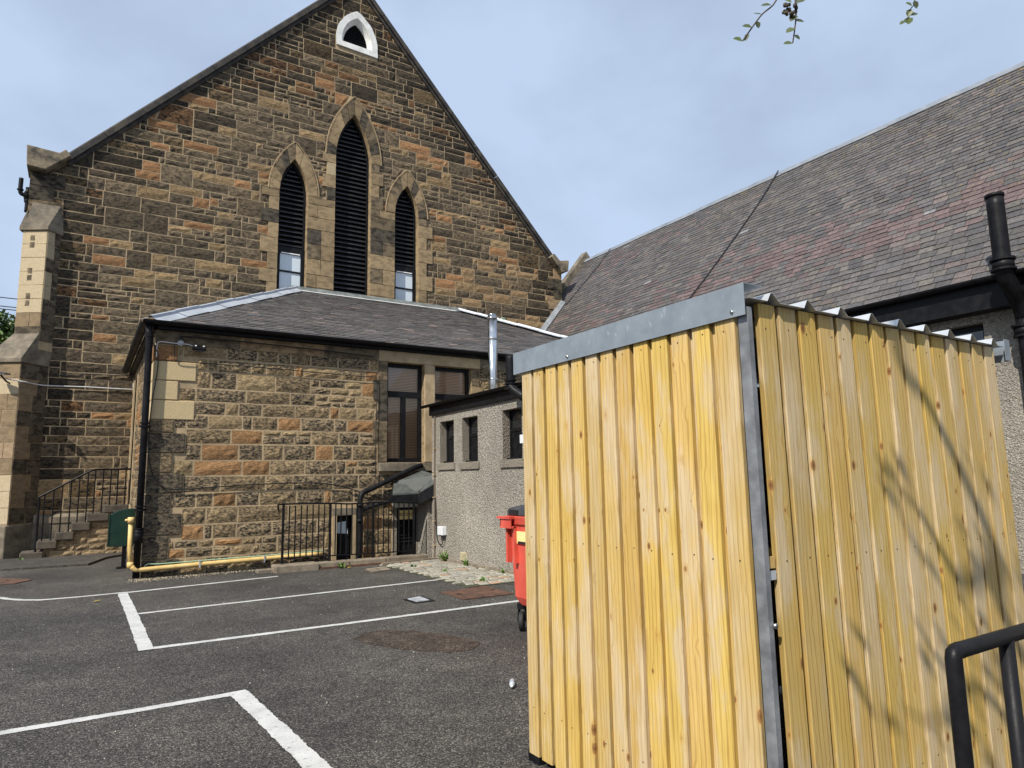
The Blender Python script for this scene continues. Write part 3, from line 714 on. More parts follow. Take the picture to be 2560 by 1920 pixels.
# ================================================================== ANNEXE
YA, XA = 14.1, 1.05
AN = thing('vestry_annexe', 'low sandstone annexe with hipped slate roof against the gable', 'annexe', (5, YA, 0))
WA = Wall((0, YA, 0), (1, 0, 0), (0, -1, 0)); WB = Wall((XA, 0, 0), (0, -1, 0), (-1, 0, 0))   # WB: a = -y
win1 = (5.66, 6.55, 2.05, 4.28); win2 = (6.82, 7.79, 2.05, 4.28); dr1 = (4.56, 4.88, -.88, .945); dr2 = (5.89, 6.36, -.88, 1.06)
def rect(t): return [(t[0], t[2]), (t[1], t[2]), (t[1], t[3]), (t[0], t[3])]
holed(WA, [(XA, -.9), (12.6, -.9), (12.6, 4.6), (XA, 4.6)], [rect(win1), rect(win2), rect(dr1), rect(dr2)], .24, 'front_wall', 'mortar', AN)
sd = (-19.5, -18.5, 1.19, 4.30)
holed(WB, [(-YG, 0), (-YA, 0), (-YA, 4.6), (-YG, 4.6)], [rect(sd)], .24, 'flank_wall', 'mortar', AN)
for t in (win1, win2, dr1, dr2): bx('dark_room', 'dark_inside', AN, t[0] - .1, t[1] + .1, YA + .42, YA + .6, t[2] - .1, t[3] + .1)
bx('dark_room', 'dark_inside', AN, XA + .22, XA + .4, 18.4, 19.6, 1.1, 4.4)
def spans_minus(l, r, blk):
    blk = sorted(b_ for b_ in blk if b_[1] > l and b_[0] < r); res = []; x = l
    for b0, b1 in blk:
        if b0 > x + .06: res.append((x, b0))
        x = max(x, b1)
    if r > x + .06: res.append((x, r))
    return res
QU = []; zq = 0
for iq, hq in enumerate((.30, .42, .40, .36, .38, .36, .38, .24, .37, .37, .37, .30, .30)):
    cr_ = 2.7 < zq < 3.9
    QU.append((zq, zq + hq, (.72 if cr_ else .58) if (iq + 1) % 2 else (.42 if cr_ else .38))); zq += hq
def front_region(z):
    blk = []
    if 1.84 < z < 4.6: blk.append((5.44, 8.0))
    if z < 1.14: blk.append((4.47, 4.97))
    if z < 1.25: blk.append((5.80, 6.5))
    l = XA + .58
    for q0, q1, ql in QU:
        if q0 <= z < q1: l = XA + ql
    r = 6.45 if z < 3.3 else 9.6
    return spans_minus(l, r, blk)
rnd = random.Random(5); stones = []
def annex_tint(x, z, rnd):
    t = rnd.random(); g = rnd.uniform(.85, 1.2)
    if t < .13: c = (.38, .215, .10, .4)
    elif t < .28: c = (.40, .295, .165, .5)
    elif t < .58: c = (.38, .28, .16, .85)
    else: c = (.33, .25, .155, 1.0)
    return (c[0] * g, c[1] * g, c[2] * g, c[3])
for q in rubble_layout(front_region, -.02, 4.26, rnd, 1.0, .93, (.25, .35), .1, .0):
    A = qarea(q)
    if A < .006: continue
    cx_ = sum(p[0] for p in q) / 4; cz_ = sum(p[1] for p in q) / 4
    vs, fs = stone_geo(WA, q, .030, .002, 5 if A > .12 else 4, 3, rnd, .018)
    stones.append((size_of(vs, A), vs, fs, annex_tint(cx_, cz_, rnd)))
def flank_region(z):
    blk = []
    if 1.1 < z < 4.5: blk.append((-19.85, -18.3))
    return spans_minus(-20.25, -14.75, blk)
for q in rubble_layout(flank_region, 0, 4.4, rnd, 1.0):
    A = qarea(q)
    if A < .01: continue
    vs, fs = stone_geo(WB, q, .04, .006, 3, 2, rnd, .012); stones.append((size_of(vs, A) * .2, vs, fs, annex_tint(0, 0, rnd)))
emit(stones, 'rubble_crust', AN, 'stone', 290)
# quoins: each wraps the corner
z = 0; k = 0
for h in (.30, .42, .40, .36, .38, .36, .38, .24, .37, .37, .37, .30, .30):
    if z > 4.2: break
    k += 1; lf = .58 if k % 2 else .38; ls = .38 if k % 2 else .6
    if abs(z - 2.84) < .1 or 2.7 < z < 3.9: col = (.56, .44, .26, .02); lf = .72 if k % 2 else .42
    elif z > 3.9: col = (.36, .19, .085, .4)
    else: col = rnd.choice(((.22, .17, .11, .9), (.28, .21, .125, .7), (.18, .145, .10, 1.0)))
    zt = min(z + h, 4.26)
    e = .025 if col[3] < .1 else .034
    j = .009
    MB().box(XA - e, XA + lf - j, YA - e, YA + ls - j, z + j, zt - j, col).build('quoin', 'ashlar' if col[3] < .1 else 'rubble_crust', AN, bevel=.012)
    z = zt
# wallhead course
x = XA - .02
for wd in (1.5, 1.7, 1.22):
    dress(rq(x, x + wd, 4.275, 4.53), 'wallhead_stone', (.17, .13, .085, .6) if wd != 1.7 else (.32, .22, .125, .5), .03, AN, WA); x += wd
bx('lintel', 'jamb_stone_mat', AN, 5.44, 8.02, YA - .045, YA + .10, 4.285, 4.53, bevel=.01)
bx('wallhead_stone', 'weather_stone', AN, 8.03, 12.4, YA - .03, YA + .1, 4.29, 4.53)
# window dressings
z = 2.06; k = 0
while z < 4.2:
    h = min(.45, 4.28 - z); k += 1
    dress(rq(5.655 - (.22 if k % 2 else .34), 5.655, z, z + h), 'jamb_stone', None, .03, AN, WA); dress(rq(7.795, 8.0 if k % 2 else 8.1, z, z + h), 'jamb_stone', None, .03, AN, WA); z += h
bx('mullion', 'jamb_stone_mat', AN, 6.555, 6.815, YA - .04, YA + .22, 2.05, 4.28, bevel=.012)
bx('window_sill', 'weather_stone', AN, 5.45, 8.0, YA - .13, YA + .18, 1.85, 2.035, bevel=.012)
for t in (dr1, dr2):
    for sx_, a0, a1 in ((-1, t[0] - .09, t[0]), (1, t[1], t[1] + .09)): bx('door_jamb', 'jamb_stone_mat' if t is dr1 else 'smooth_render', AN, a0, a1, YA - .03, YA + .2, -.88, t[3] + .0)
    bx('door_lintel', 'weather_stone' if t is dr1 else 'white_paint_old', AN, t[0] - .09, t[1] + .09, YA - .032, YA + .2, t[3] + .004, t[3] + .15)
# side door surround
bx('door_jamb', 'jamb_stone_mat', AN, XA - .03, XA + .2, 19.5, 19.82, 1.19, 4.3); bx('door_jamb', 'jamb_stone_mat', AN, XA - .03, XA + .2, 18.3, 18.5, 1.19, 4.3)
bx('side_door', 'black_paint', AN, XA + .14, XA + .2, 18.5, 19.5, 1.19, 4.3)
# casement windows with venetian blinds
def sash(x0, x1, z0, z1, parent_name, warm):
    f = MB(); y0, y1 = YA + .13, YA + .21; zt0, zt1 = 3.52, 3.65; t = .07
    rects = [(x0, x0 + t, z0, z1), (x1 - t, x1, z0, z1), (x0 + t, x1 - t, z0, z0 + .09), (x0 + t, x1 - t, z1 - .08, z1), (x0 + t, x1 - t, zt0, zt1)]
    mid = (x0 + x1) / 2; rects.append((mid - .05, mid + .05, z0 + .09, zt0))
    for a, b_, c_, d_ in rects: f.box(a, b_, y0, y1, c_, d_)
    fo = f.build('window', 'black_metal', AN)
    for a, b_, c_, d_ in ((x0 + t, mid - .05, z0 + .09, zt0), (mid + .05, x1 - t, z0 + .09, zt0), (x0 + t, x1 - t, zt1, z1 - .08)):
        MB().add([(a, YA + .168, c_), (b_, YA + .168, c_), (b_, YA + .168, d_), (a, YA + .168, d_)], [(0, 1, 2, 3)]).build('pane', 'window_glass', fo)
    bl = MB(); z_ = z0 + .06
    while z_ < z1 - .05:
        bl.prism([(x0 + .02, YA + .212, z_), (x0 + .02, YA + .220, z_ + .030), (x0 + .02, YA + .222, z_ + .030), (x0 + .02, YA + .214, z_)], (x1 - x0 - .04, 0, 0)); z_ += .036
    bl.build('blind_slats', 'blind_warm' if warm else 'blind', fo, kind='stuff')
sash(win1[0], win1[1], win1[2], win1[3], 'w', True); sash(win2[0], win2[1], win2[2], win2[3], 'w', True)
# basement doors
bd = MB().box(dr1[0], dr1[1], YA + .10, YA + .15, -.88, dr1[3]).build('cellar_door', 'black_paint', AN)
MB().prism([(4.585, YA + .095, .80), (4.60, YA + .095, .58), (4.84, YA + .095, .56), (4.80, YA + .095, .82)], (0, .01, 0)).build('pane', 'glass_white', bd)
for a in (-.2, .15, .5): bx('batten', 'black_paint', bd, 4.57, 4.87, YA + .08, YA + .10, a, a + .06)
bd2 = MB().box(dr2[0], dr2[1], YA + .06, YA + .10, -.88, dr2[3]).build('boiler_door', 'black_paint', AN)
for k in range(7): MB().prism([(5.97, YA + .04, .30 + .07 * k), (5.97, YA + .02, .315 + .07 * k), (5.97, YA + .06, .36 + .07 * k)], (.32, 0, 0)).build('slat', 'black_metal', bd2)
for k in range(4): bx('door_board', 'black_paint', bd2, 5.905 + .112 * k, 6.01 + .112 * k, YA + .048, YA + .06, -.86, .27)

# roof slates
def slate_box(o, e, u, n, s0, s1, t0, t1, s2=None, s3=None, th=.014, lift=.016):
    s2 = s1 if s2 is None else s2; s3 = s0 if s3 is None else s3
    P = lambda s, t, h: o + e * s + u * t + n * h
    vs = [P(s0, t0, lift), P(s1, t0, lift), P(s2, t1, .004), P(s3, t1, .004), P(s0, t0, lift - th), P(s1, t0, lift - th)]
    return vs, [(0, 1, 2, 3), (4, 5, 1, 0), (0, 3, 4), (1, 5, 2), (5, 4, 3, 2)]
def roof_slates(parent, o, e, u, n, length, slope, bounds, gauge, wmin, wmax, tintf, rnd, vis, limit=290, lift_=.02):
    res = []; t = 0; r = 0
    while t < slope:
        g = gauge * (1.12 - .3 * t / slope) * rnd.uniform(.96, 1.04); t1 = min(t + g * 1.08, slope)
        l0, r0_ = bounds(t); l1, r1 = bounds(min(t + g, slope)); s = min(l0, l1) - rnd.uniform(0, wmax)
        while s < max(r0_, r1):
            wd = rnd.uniform(wmin, wmax); a0, a1 = max(s, l0), min(s + wd, r0_); b0, b1 = max(s, l1), min(s + wd, r1)
            if a1 - a0 > .03 or b1 - b0 > .03:
                if a1 < a0: a0 = a1 = (a0 + a1) / 2
                if b1 < b0: b0 = b1 = (b0 + b1) / 2
                j = .005; tt = t + rnd.uniform(-.020, .012); lf = lift_ * rnd.uniform(.75, 1.3)
                vs, fs = slate_box(o, e, u, n, a0 + j, a1 - j, tt, t1, b1 - j, b0 + j, .009, lf)
                c = o + e * ((a0 + a1) / 2) + u * t
                sz = wd * g / max((c - Vector((0, 0, H))).length_squared, 1)
                if not vis(c): sz *= .001
                res.append((sz, vs, fs, tintf((a0 + a1) / 2, t / slope, rnd)))
            s += wd
        t += g; r += 1
    emit(res, 'slate', parent, 'slate', limit, 'slating')
def px(p):
    q = Vector(p) - Vector((0, 0, H)); d_ = q.dot(fwd); return 1280 + 1694.66 * q.dot(rt) / d_, 960 - 1694.66 * q.dot(up) / d_
eave_y, eave_z = 13.93, 4.66
ru = Vector((0, YG - eave_y, 7.45 - eave_z)); slope_len = ru.length; ru.normalize(); rn = Vector((0, -ru.z, ru.y)); 
mb = MB(); mb.add([(.93, eave_y, eave_z - .01), (14.9, eave_y, eave_z - .01), (10.7, YG, 7.44), (5.19, YG, 7.44), (.93, YG, eave_z - .01)], [(0, 1, 2, 3), (0, 3, 4)]); mb.build('roof_deck', 'lead_dark', AN)
def annex_bounds(t):
    f = t / slope_len; return .93 + (5.19 - .93) * f, 14.9 + (10.7 - 14.9) * f
def annex_slate(s, t, rnd):
    g = rnd.uniform(.75, 1.3); c = rnd.random()
    b_ = (.095, .090, .089) if c < .6 else ((.112, .103, .099) if c < .85 else ((.105, .10, .105) if c < .96 else (.19, .15, .135)))
    return (*[x * g for x in b_], .10)
roof_slates(AN, Vector((0, eave_y, eave_z)), Vector((1, 0, 0)), ru, rn, 14, slope_len, annex_bounds, .165, .22, .38, annex_slate, random.Random(3), lambda c: 380 < px(c)[0] < 1290, lift_=.0155)
# hip flashings in lengths with laps
def hip(a, b_, n, name, mat_, nrm, parent, wd=.19):
    a = Vector(a); b_ = Vector(b_); d_ = (b_ - a); side = d_.cross(Vector(nrm)).normalized(); nv = Vector(nrm).normalized()
    for i in range(n):
        p0 = a + d_ * (i / n); p1 = a + d_ * ((i + 1.04) / n); l = .012 * (i % 2) + .02
        prof = [(-wd, -.055), (-.05, .0), (-.03, .05), (.03, .05), (.05, .0), (wd, -.055)]
        vs = [p + side * s + nv * (h + l) for p in (p0, p1) for s, h in prof]; k = len(prof)
        MB().add(vs, [(j, j + 1, j + 1 + k, j + k) for j in range(k - 1)]).build(name, mat_, parent, smooth=False)
hip((.93, eave_y, eave_z + .03), (5.19, YG - .05, 7.48), 9, 'hip_flashing', 'hip_metal', (-.12, -.42, .9), AN, .25)
hip((10.7, YG - .05, 7.48), (14.0, 15.25, 5.3), 8, 'hip_flashing', 'hip_metal', (.25, -.25, .9), AN)
MB().prism([(5.0, YG - .02, 7.42), (5.0, YG - .26, 7.36), (5.0, YG - .26, 7.40), (5.0, YG - .03, 7.56)], (5.9, 0, 0)).build('abutment_flashing', 'lead_dark', AN)
MB().prism([(5.3, YG - .26, 7.365), (5.3, YG - .31, 7.345), (5.3, YG - .31, 7.365), (5.3, YG - .26, 7.385)], (5.2, 0, 0)).build('mortar_fillet', 'white_paint_old', AN)
# eaves
bx('fascia', 'black_paint', AN, .99, 12.5, eave_y + .03, YA + .02, 4.535, 4.62); bx('fascia', 'black_paint', AN, .93, 1.06, eave_y + .03, YG, 4.535, 4.62)
def gutter(p0, p1, r, name, parent, mat_='black_paint', joints=5):
    p0 = Vector(p0); p1 = Vector(p1); d_ = (p1 - p0).normalized(); side = d_.cross(Vector((0, 0, 1))); vs = []; n = 8
    for p in (p0, p1):
        for rr in (r, r - .008):
            for k in range(n + 1): a = math.pi + math.pi * k / n; vs.append(p + side * (rr * math.cos(a)) + Vector((0, 0, rr * math.sin(a))))
    m1 = n + 1; fs = []
    for k in range(n): fs += [(k, k + 1, 2 * m1 + k + 1, 2 * m1 + k), (m1 + k, 3 * m1 + k, 3 * m1 + k + 1, m1 + k + 1), (k, m1 + k, m1 + k + 1, k + 1), (2 * m1 + k, 2 * m1 + k + 1, 3 * m1 + k + 1, 3 * m1 + k)]
    fs += [(0, 2 * m1, 3 * m1, m1), (n, m1 + n, 3 * m1 + n, 2 * m1 + n)]
    g = MB().add(vs, fs).build(name, mat_, parent, smooth=False)
    for i in range(1, joints):
        c = p0.lerp(p1, i / joints); pts = [c + side * ((r + .006) * math.cos(math.pi + math.pi * k / n)) + Vector((0, 0, (r + .006) * math.sin(math.pi + math.pi * k / n))) for k in range(n + 1)]
        m_ = MB(); vs = [p + d_ * s for s in (-.03, .03) for p in pts]; m_.add(vs, [(k, k + 1, k + 1 + m1, k + m1) for k in range(n)]); m_.build('gutter_joint', mat_, g)
gutter((.80, eave_y - .06, 4.66), (12.3, eave_y - .06, 4.66), .075, 'gutter', AN, joints=8)
gutter((.84, eave_y - .06, 4.66), (.84, YG - .05, 4.66), .08, 'gutter', AN, joints=6)

# ================================================================== GREY ROUGHCAST BLOCK
XB = 6.38
GB = thing('roughcast_block', 'flat roofed grey roughcast block with three small black windows', 'outbuilding', (XB, 10, 0))
WX = Wall((XB, 0, 0), (0, -1, 0), (-1, 0, 0))          # a = -y
gw = [(12.30, 12.93, 1.99, 2.855), (11.31, 11.94, 1.98, 2.855), (9.76, 10.40, 1.975, 2.86)]
holed(WX, [(-13.33, 0), (-6.5, 0), (-6.5, 3.04), (-13.33, 3.04)], [[(-t[1], t[2]), (-t[0], t[2]), (-t[0], t[3]), (-t[1], t[3])] for t in gw], .2, 'front_wall', 'roughcast', GB, 'smooth_render')
mb = MB(); mb.add([(XB, 13.33, 0), (10.2, 13.33, 0), (10.2, 13.33, 3.04), (XB, 13.33, 3.04), (XB, 6.5, 0), (10.2, 6.5, 0), (10.2, 6.5, 3.04), (XB, 6.5, 3.04)], [(0, 1, 2, 3), (4, 7, 6, 5), (1, 5, 6, 2)]); mb.build('end_wall', 'roughcast', GB)
for t in gw:
    y0, y1, z0, z1 = t
    f = MB(); x0, x1 = XB + .15, XB + .20
    for a, b_, c_, d_ in ((y0, y0 + .05, z0, z1), (y1 - .05, y1, z0, z1), (y0 + .05, y1 - .05, z0, z0 + .05), (y0 + .05, y1 - .05, z1 - .05, z1), (y0 + .05, y1 - .05, z0 + .50, z0 + .56)): f.box(x0, x1, a, b_, c_, d_)
    fo = f.build('window', 'black_paint', GB)
    bx('pane', 'glass_dark', fo, x0 + .02, x0 + .03, y0 + .05, y1 - .05, z0 + .56, z1 - .05)
    bx('panel', 'black_paint', fo, x0 + .015, x0 + .04, y0 + .05, y1 - .05, z0 + .05, z0 + .50)
    bx('inner_sill', 'black_paint', fo, XB + .08, XB + .16, y0 - .0, y1, z0 + .004, z0 + .035)
    bx('window_sill', 'smooth_render', GB, XB - .035, XB + .14, y0 - .06, y1 + .07, z0 - .145, z0 - .002, bevel=.008)
bx('fascia', 'black_paint', GB, XB - .05, XB + .03, 6.4, 13.37, 3.025, 3.22); bx('fascia', 'black_paint', GB, XB + .031, 10.2, 13.335, 13.38, 3.025, 3.22)
bx('roof', 'lead_dark', GB, XB - .06, 10.3, 6.4, 13.45, 3.222, 3.262)
gutter((XB - .11, 13.62, 3.255), (XB - .11, 6.4, 3.255), .055, 'gutter', GB, joints=6)
bx('base_course', 'kerb_stone', GB, XB - .03, XB, 6.5, 13.0, 0, .06)
# stub wall beside the boiler door
bx('stub_wall', 'roughcast', GB, 6.46, 6.52, 13.34, 14.06, -.02, 1.5); bx('stub_wall', 'roughcast', GB, 6.37, 6.46, 13.5, 14.04, -.02, 1.3)

# lean-to roof over the boiler door
LT = thing('lean_to_roof', 'small grey lean-to canopy with black fascia over the boiler door', 'canopy', (6, 13.7, 1.2))
A_, B_, C_, D_, E_, F_ = (6.44, 14.03, 1.84), (5.80, 14.03, 1.60), (5.58, 13.56, 1.34), (6.12, 13.48, 1.36), (6.37, 13.20, 1.56), (6.45, 13.3, 1.72)
MB().prism([C_, D_, E_, F_, A_, B_], (0, 0, .035)).build('roof_sheet', 'canopy_felt', LT)
MB().tube(smooth_path([(D_[0], D_[1], D_[2] + .05), (6.30, 13.42, 1.56), (6.44, 13.42, 1.68)], 4), .035, 8).build('roof_roll', 'canopy_felt', LT, smooth=True)
MB().add([C_, D_, (6.12, 13.48, 1.16), (5.60, 13.52, 1.18), (5.62, 14.0, 1.2), (5.80, 14.02, 1.58)], [(0, 3, 2, 1), (0, 5, 4, 3)]).build('front_fascia', 'black_paint', LT)
MB().add([D_, E_, (6.37, 13.20, 1.30), (6.12, 13.48, 1.13)], [(0, 3, 2, 1)]).build('side_fascia', 'black_paint', LT)
MB().add([(5.60, 13.53, 1.18), (6.12, 13.49, 1.15), (6.40, 13.25, 1.28), (6.45, 14.02, 1.3), (5.56, 14.02, 1.2)], [(0, 1, 2, 3, 4)]).build('soffit', 'black_paint', LT)
lp_ = thing('rainwater_pipe', 'sloping black rainwater pipe above the railings, turning down the wall', 'pipe', (4.95, 13.6, -.5))
tb('pipe', 'black_metal', lp_, smooth_path([(6.44, 13.98, 1.98), (6.2, 13.96, 1.90), (5.3, 13.96, 1.50), (5.1, 13.96, 1.42), (5.02, 13.95, 1.30), (5.01, 13.95, 1.0), (5.01, 13.95, -.85)], 5), .055, 12)
for zc in (1.12, .80): tb('collar', 'black_metal', lp_, [(5.01, 13.95, zc), (5.01, 13.95, zc + .06)], .075, 12)
tb('branch', 'black_metal', lp_, smooth_path([(5.01, 13.95, 1.02), (5.25, 13.93, 1.12), (5.62, 13.80, 1.22)], 4), .045, 10)

# ================================================================== HALL
HX, HZ, HS = 12.36, 4.75, 1.232; RX = 17.02; RZ = HZ + HS * (RX - HX)
HL = thing('church_hall', 'long roughcast hall with steep mottled slate roof', 'hall', (12.7, 10, 0))
hw = (5.19, 6.6, 2.6, 4.10)
WH = Wall((12.72, 0, 0), (0, -1, 0), (-1, 0, 0))
holed(WH, [(-20.28, 0), (6, 0), (6, 4.7), (-20.28, 4.7)], [[(-hw[1], hw[2]), (-hw[0], hw[2]), (-hw[0], hw[3]), (-hw[1], hw[3])]], .22, 'side_wall', 'roughcast', HL, 'smooth_render')
f = MB(); x0 = 12.72 + .16
for a, b_, c_, d_ in ((5.19, 5.27, 2.6, 4.1), (6.52, 6.6, 2.6, 4.1), (5.27, 6.52, 4.0, 4.1), (5.27, 6.52, 2.6, 2.7), (5.27, 6.52, 3.6, 3.68), (5.86, 5.93, 2.7, 3.6)): f.box(x0, x0 + .06, a, b_, c_, d_)
fo = f.build('window', 'black_paint', HL)
for a, b_, c_, d_ in ((5.27, 6.52, 3.68, 4.0), (5.27, 5.86, 2.7, 3.6), (5.93, 6.52, 2.7, 3.6)): bx('pane', 'glass_dark', fo, x0 + .02, x0 + .03, a, b_, c_, d_)
uh = Vector((1, 0, HS)).normalized(); nh = Vector((-HS, 0, 1)).normalized(); sl_len = (RX - HX) / uh.x
mb = MB()
mb.add([(HX, -6, HZ - .012), (HX, 20.29, HZ - .012), (15.2, 20.29, HZ + HS * (15.2 - HX) - .012), (15.2, 21.2, HZ + HS * (15.2 - HX) - .012), (RX, 21.2, RZ - .012), (RX, -6, RZ - .012)], [(0, 5, 4, 3, 2, 1)])
mb.add([(RX, -6, RZ - .012), (RX, 21.2, RZ - .012), (21.6, 21.2, HZ), (21.6, -6, HZ)], [(0, 3, 2, 1)])
mb.add([(HX, 21.2, 0), (21.6, 21.2, 0), (21.6, 21.2, HZ), (RX, 21.2, RZ - .02), (15.3, 21.2, HZ + HS * (15.3 - HX) - .02), (15.3, 21.2, 0)], [(5, 1, 2, 3, 4)])
mb.add([(12.72, -6, 0), (21.4, -6, 0), (21.4, -6, HZ), (RX, -6, RZ - .02), (12.72, -6, HZ)], [(0, 1, 2, 3, 4)])
mb.build('roof_deck', 'lead_dark', HL)
rn2 = random.Random(11)
def vnoise(x, y, seed_):
    def h(i, j): return random.Random(i * 7349 + j * 9151 + seed_ * 131).random()
    i, j = math.floor(x), math.floor(y); fx, fy = x - i, y - j; fx = fx * fx * (3 - 2 * fx); fy = fy * fy * (3 - 2 * fy)
    return (h(i, j) * (1 - fx) + h(i + 1, j) * fx) * (1 - fy) + (h(i, j + 1) * (1 - fx) + h(i + 1, j + 1) * fx) * fy
def hall_slate(s, t, rnd):
    g = rnd.uniform(.78, 1.28); c = rnd.random()
    red = math.exp(-((t - .30 - .05 * vnoise(s * .3, 0, 1)) / .09) ** 2) * (1 if s > -13 else .4) + math.exp(-((t - .86) / .1) ** 2) * .35 * (s < -14) + math.exp(-((t - .45) / .05) ** 2) * .45 * vnoise(s * .6, 3, 2)
    if rnd.random() < red * .95 * (.25 + vnoise(s * 1.1, t * 9, 5)): b_ = (.118, .086, .085)
    elif c < .5: b_ = (.092, .086, .085)
    elif c < .75: b_ = (.080, .077, .080)
    elif c < .93: b_ = (.108, .099, .090)
    elif c < .996: b_ = (.118, .098, .094)
    else: b_ = (.17, .17, .18)
    lich = .05 + .75 * max(0, (t - .62) / .38) * vnoise(s * 1.3, t * 3, 9) ** 2 * 2 * (s > -14) + .35 * (vnoise(s * .7, t * 5, 4) > .62) * (s > -11)
    return (*[x * g for x in b_], min(lich, .9))
def hall_bounds(t):
    x = HX + uh.x * t; return (-20.29 if x < 15.2 else -21.1), -1.0
roof_slates(HL, Vector((HX, 0, HZ)), Vector((0, -1, 0)), uh, nh, 22, sl_len, hall_bounds, .155, .20, .36, hall_slate, rn2, lambda c: (lambda p: p[0] < 2550 and p[1] < 640 - .2 * (p[0] - 2400) * 0 and not (2440 < p[0] < 2530 and p[1] > 480) and p[1] < 720 - .29 * (p[0] - 1864) + 30)(px(c)) if c.y > 3 else False, lift_=.0185)
# ridge flashing in lengths
k = 14
for i in range(k):
    y0 = -1 + 22.1 * i / k; y1 = -1 + 22.1 * (i + 1.03) / k; l = .01 * (i % 2)
    MB().prism([(RX - .13, y0, RZ - .115 + l), (RX - .05, y0, RZ - .01 + l), (RX - .03, y0, RZ + .035 + l), (RX + .03, y0, RZ + .035 + l), (RX + .05, y0, RZ - .01 + l), (RX + .13, y0, RZ - .115 + l)], (0, y1 - y0, 0)).build('ridge_flashing', 'lead', HL)
# abutment flashing to the church gable
a = Vector((13.85, YG - .02, HZ + HS * (13.85 - HX))); b_ = Vector((15.12, YG - .02, HZ + HS * (15.12 - HX)))
for i in range(3):
    p0 = a.lerp(b_, i / 3); p1 = a.lerp(b_, (i + 1.05) / 3); l = .006 * i
    MB().prism([p0 + Vector((0, 0, .04 + l)), p0 + Vector((0, -.30, .05 + l)), p0 + Vector((0, -.30, .07 + l)), p0 + Vector((0, -.02, .22 + l)), p0 + Vector((0, 0, .22 + l))], p1 - p0).build('abutment_flashing', 'lead', HL)
# skew coping of the far gable
n_ = 3
for i in range(n_):
    xa = 15.25 + (17.05 - 15.25) * i / n_; xb = 15.25 + (17.05 - 15.25) * (i + .985) / n_; za_ = HZ + HS * (xa - HX); zb_ = HZ + HS * (xb - HX)
    MB().prism([(xa, 20.98, za_ + .0), (xa, 20.98, za_ + .36), (xb, 20.98, zb_ + .36), (xb, 20.98, zb_)], (0, .34, 0)).build('skew_stone', 'weather_stone', HL, bevel=.02)
MB().prism([(17.05, 20.98, RZ), (17.05, 20.98, RZ + .40), (17.35, 20.98, RZ + .05), (18.4, 20.98, RZ - 1.3), (18.4, 20.98, RZ - 1.7)], (0, .34, 0)).build('skew_stone', 'weather_stone', HL, bevel=.02)
bx('fascia', 'black_paint', HL, HX + .02, HX + .06, -6, 20.2, 4.24, 4.70); bx('soffit', 'black_paint', HL, HX + .061, 12.72, -6, 20.2, 4.24, 4.27)
gutter((HX - .07, -6, 4.74), (HX - .07, 20.2, 4.74), .085, 'gutter', HL, joints=12)
# cables lying down the roof
def roofpt(x, y, h=.04): return Vector((x, y, HZ + HS * (x - HX))) + nh * h
tb('roof_cable', 'cable_black', None, [roofpt(17.06, 11.81, .07), roofpt(16.09, 11.89), roofpt(14.99, 12.10), roofpt(14.10, 12.33), roofpt(13.0, 12.7)], .018, 6, label='black cable running down the hall slates from the ridge', cat='cable')
tb('roof_cable', 'cable_black', None, [roofpt(16.97, 19.33, .07), roofpt(16.31, 19.43), roofpt(15.52, 19.69), roofpt(15.05, 19.80)], .014, 6, label='thin dark cable on the slates close to the far skew', cat='cable')

# ================================================================== FREESTANDING AND FIXED THINGS
def collar(parent, c, r, n=14, h=.03): 
    c = Vector(c); MB().tube([c, c + Vector((0, 0, h))], r, n).build('collar', 'black_paint', parent, smooth=False)
vp = thing('soil_vent_pipe', 'thick black soil pipe rising past the hall gutter with a swan neck', 'pipe', (12.3, 4.5, 0))
tb('pipe', 'black_paint', vp, smooth_path([(11.98, 4.52, 5.92), (11.98, 4.52, 4.9), (11.98, 4.52, 4.72), (12.10, 4.51, 4.50), (12.35, 4.50, 4.25), (12.46, 4.50, 4.02), (12.47, 4.50, 3.6), (12.47, 4.5, 0)], 5), .122, 18)
for zc, xx in ((5.90, 11.98), ): tb('rim', 'black_paint', vp, [(xx, 4.52, zc), (xx, 4.52, zc + .05)], .135, 18)
for zc, xx, rr in ((4.86, 11.98, .175), (4.70, 11.98, .172), (3.86, 12.47, .172), (3.70, 12.47, .165)): collar(vp, (xx, 4.515, zc), rr, 18, .035)
for zc, xx, rr in ((4.72, 11.98, .150), (3.72, 12.47, .148)): tb('socket', 'black_paint', vp, [(xx, 4.515, zc), (xx, 4.515, zc + .15)], rr, 18)
dp2 = thing('hall_downpipe', 'black downpipe dropping from the hall gutter behind the soil pipe', 'pipe', (12.5, 4.15, 0))
tb('pipe', 'black_paint', dp2, smooth_path([(12.29, 4.14, 4.70), (12.29, 4.14, 4.5), (12.45, 4.14, 4.25), (12.57, 4.14, 4.0), (12.57, 4.14, 0)], 4), .075, 12)
for zc, xx in ((4.60, 12.29), (4.44, 12.29), (3.9, 12.57)): collar(dp2, (xx, 4.14, zc), .11)
# stainless flue
fl = thing('steel_flue', 'bright stainless steel flue standing behind the roughcast block', 'flue', (8.21, 13.55, 3.2))
tb('flue_pipe', 'steel', fl, [(8.07, 13.55, 2.5), (8.07, 13.55, 5.50)], .112, 20)
for zc in (3.95, 4.92, 5.42): tb('band', 'steel', fl, [(8.07, 13.55, zc), (8.07, 13.55, zc + .035)], .120, 20)
tb('cap', 'steel', fl, [(8.07, 13.55, 5.50), (8.07, 13.55, 5.53)], .098, 20)
bx('bracket', 'steel', fl, 8.05, 8.09, 13.66, 14.05, 4.30, 4.34)
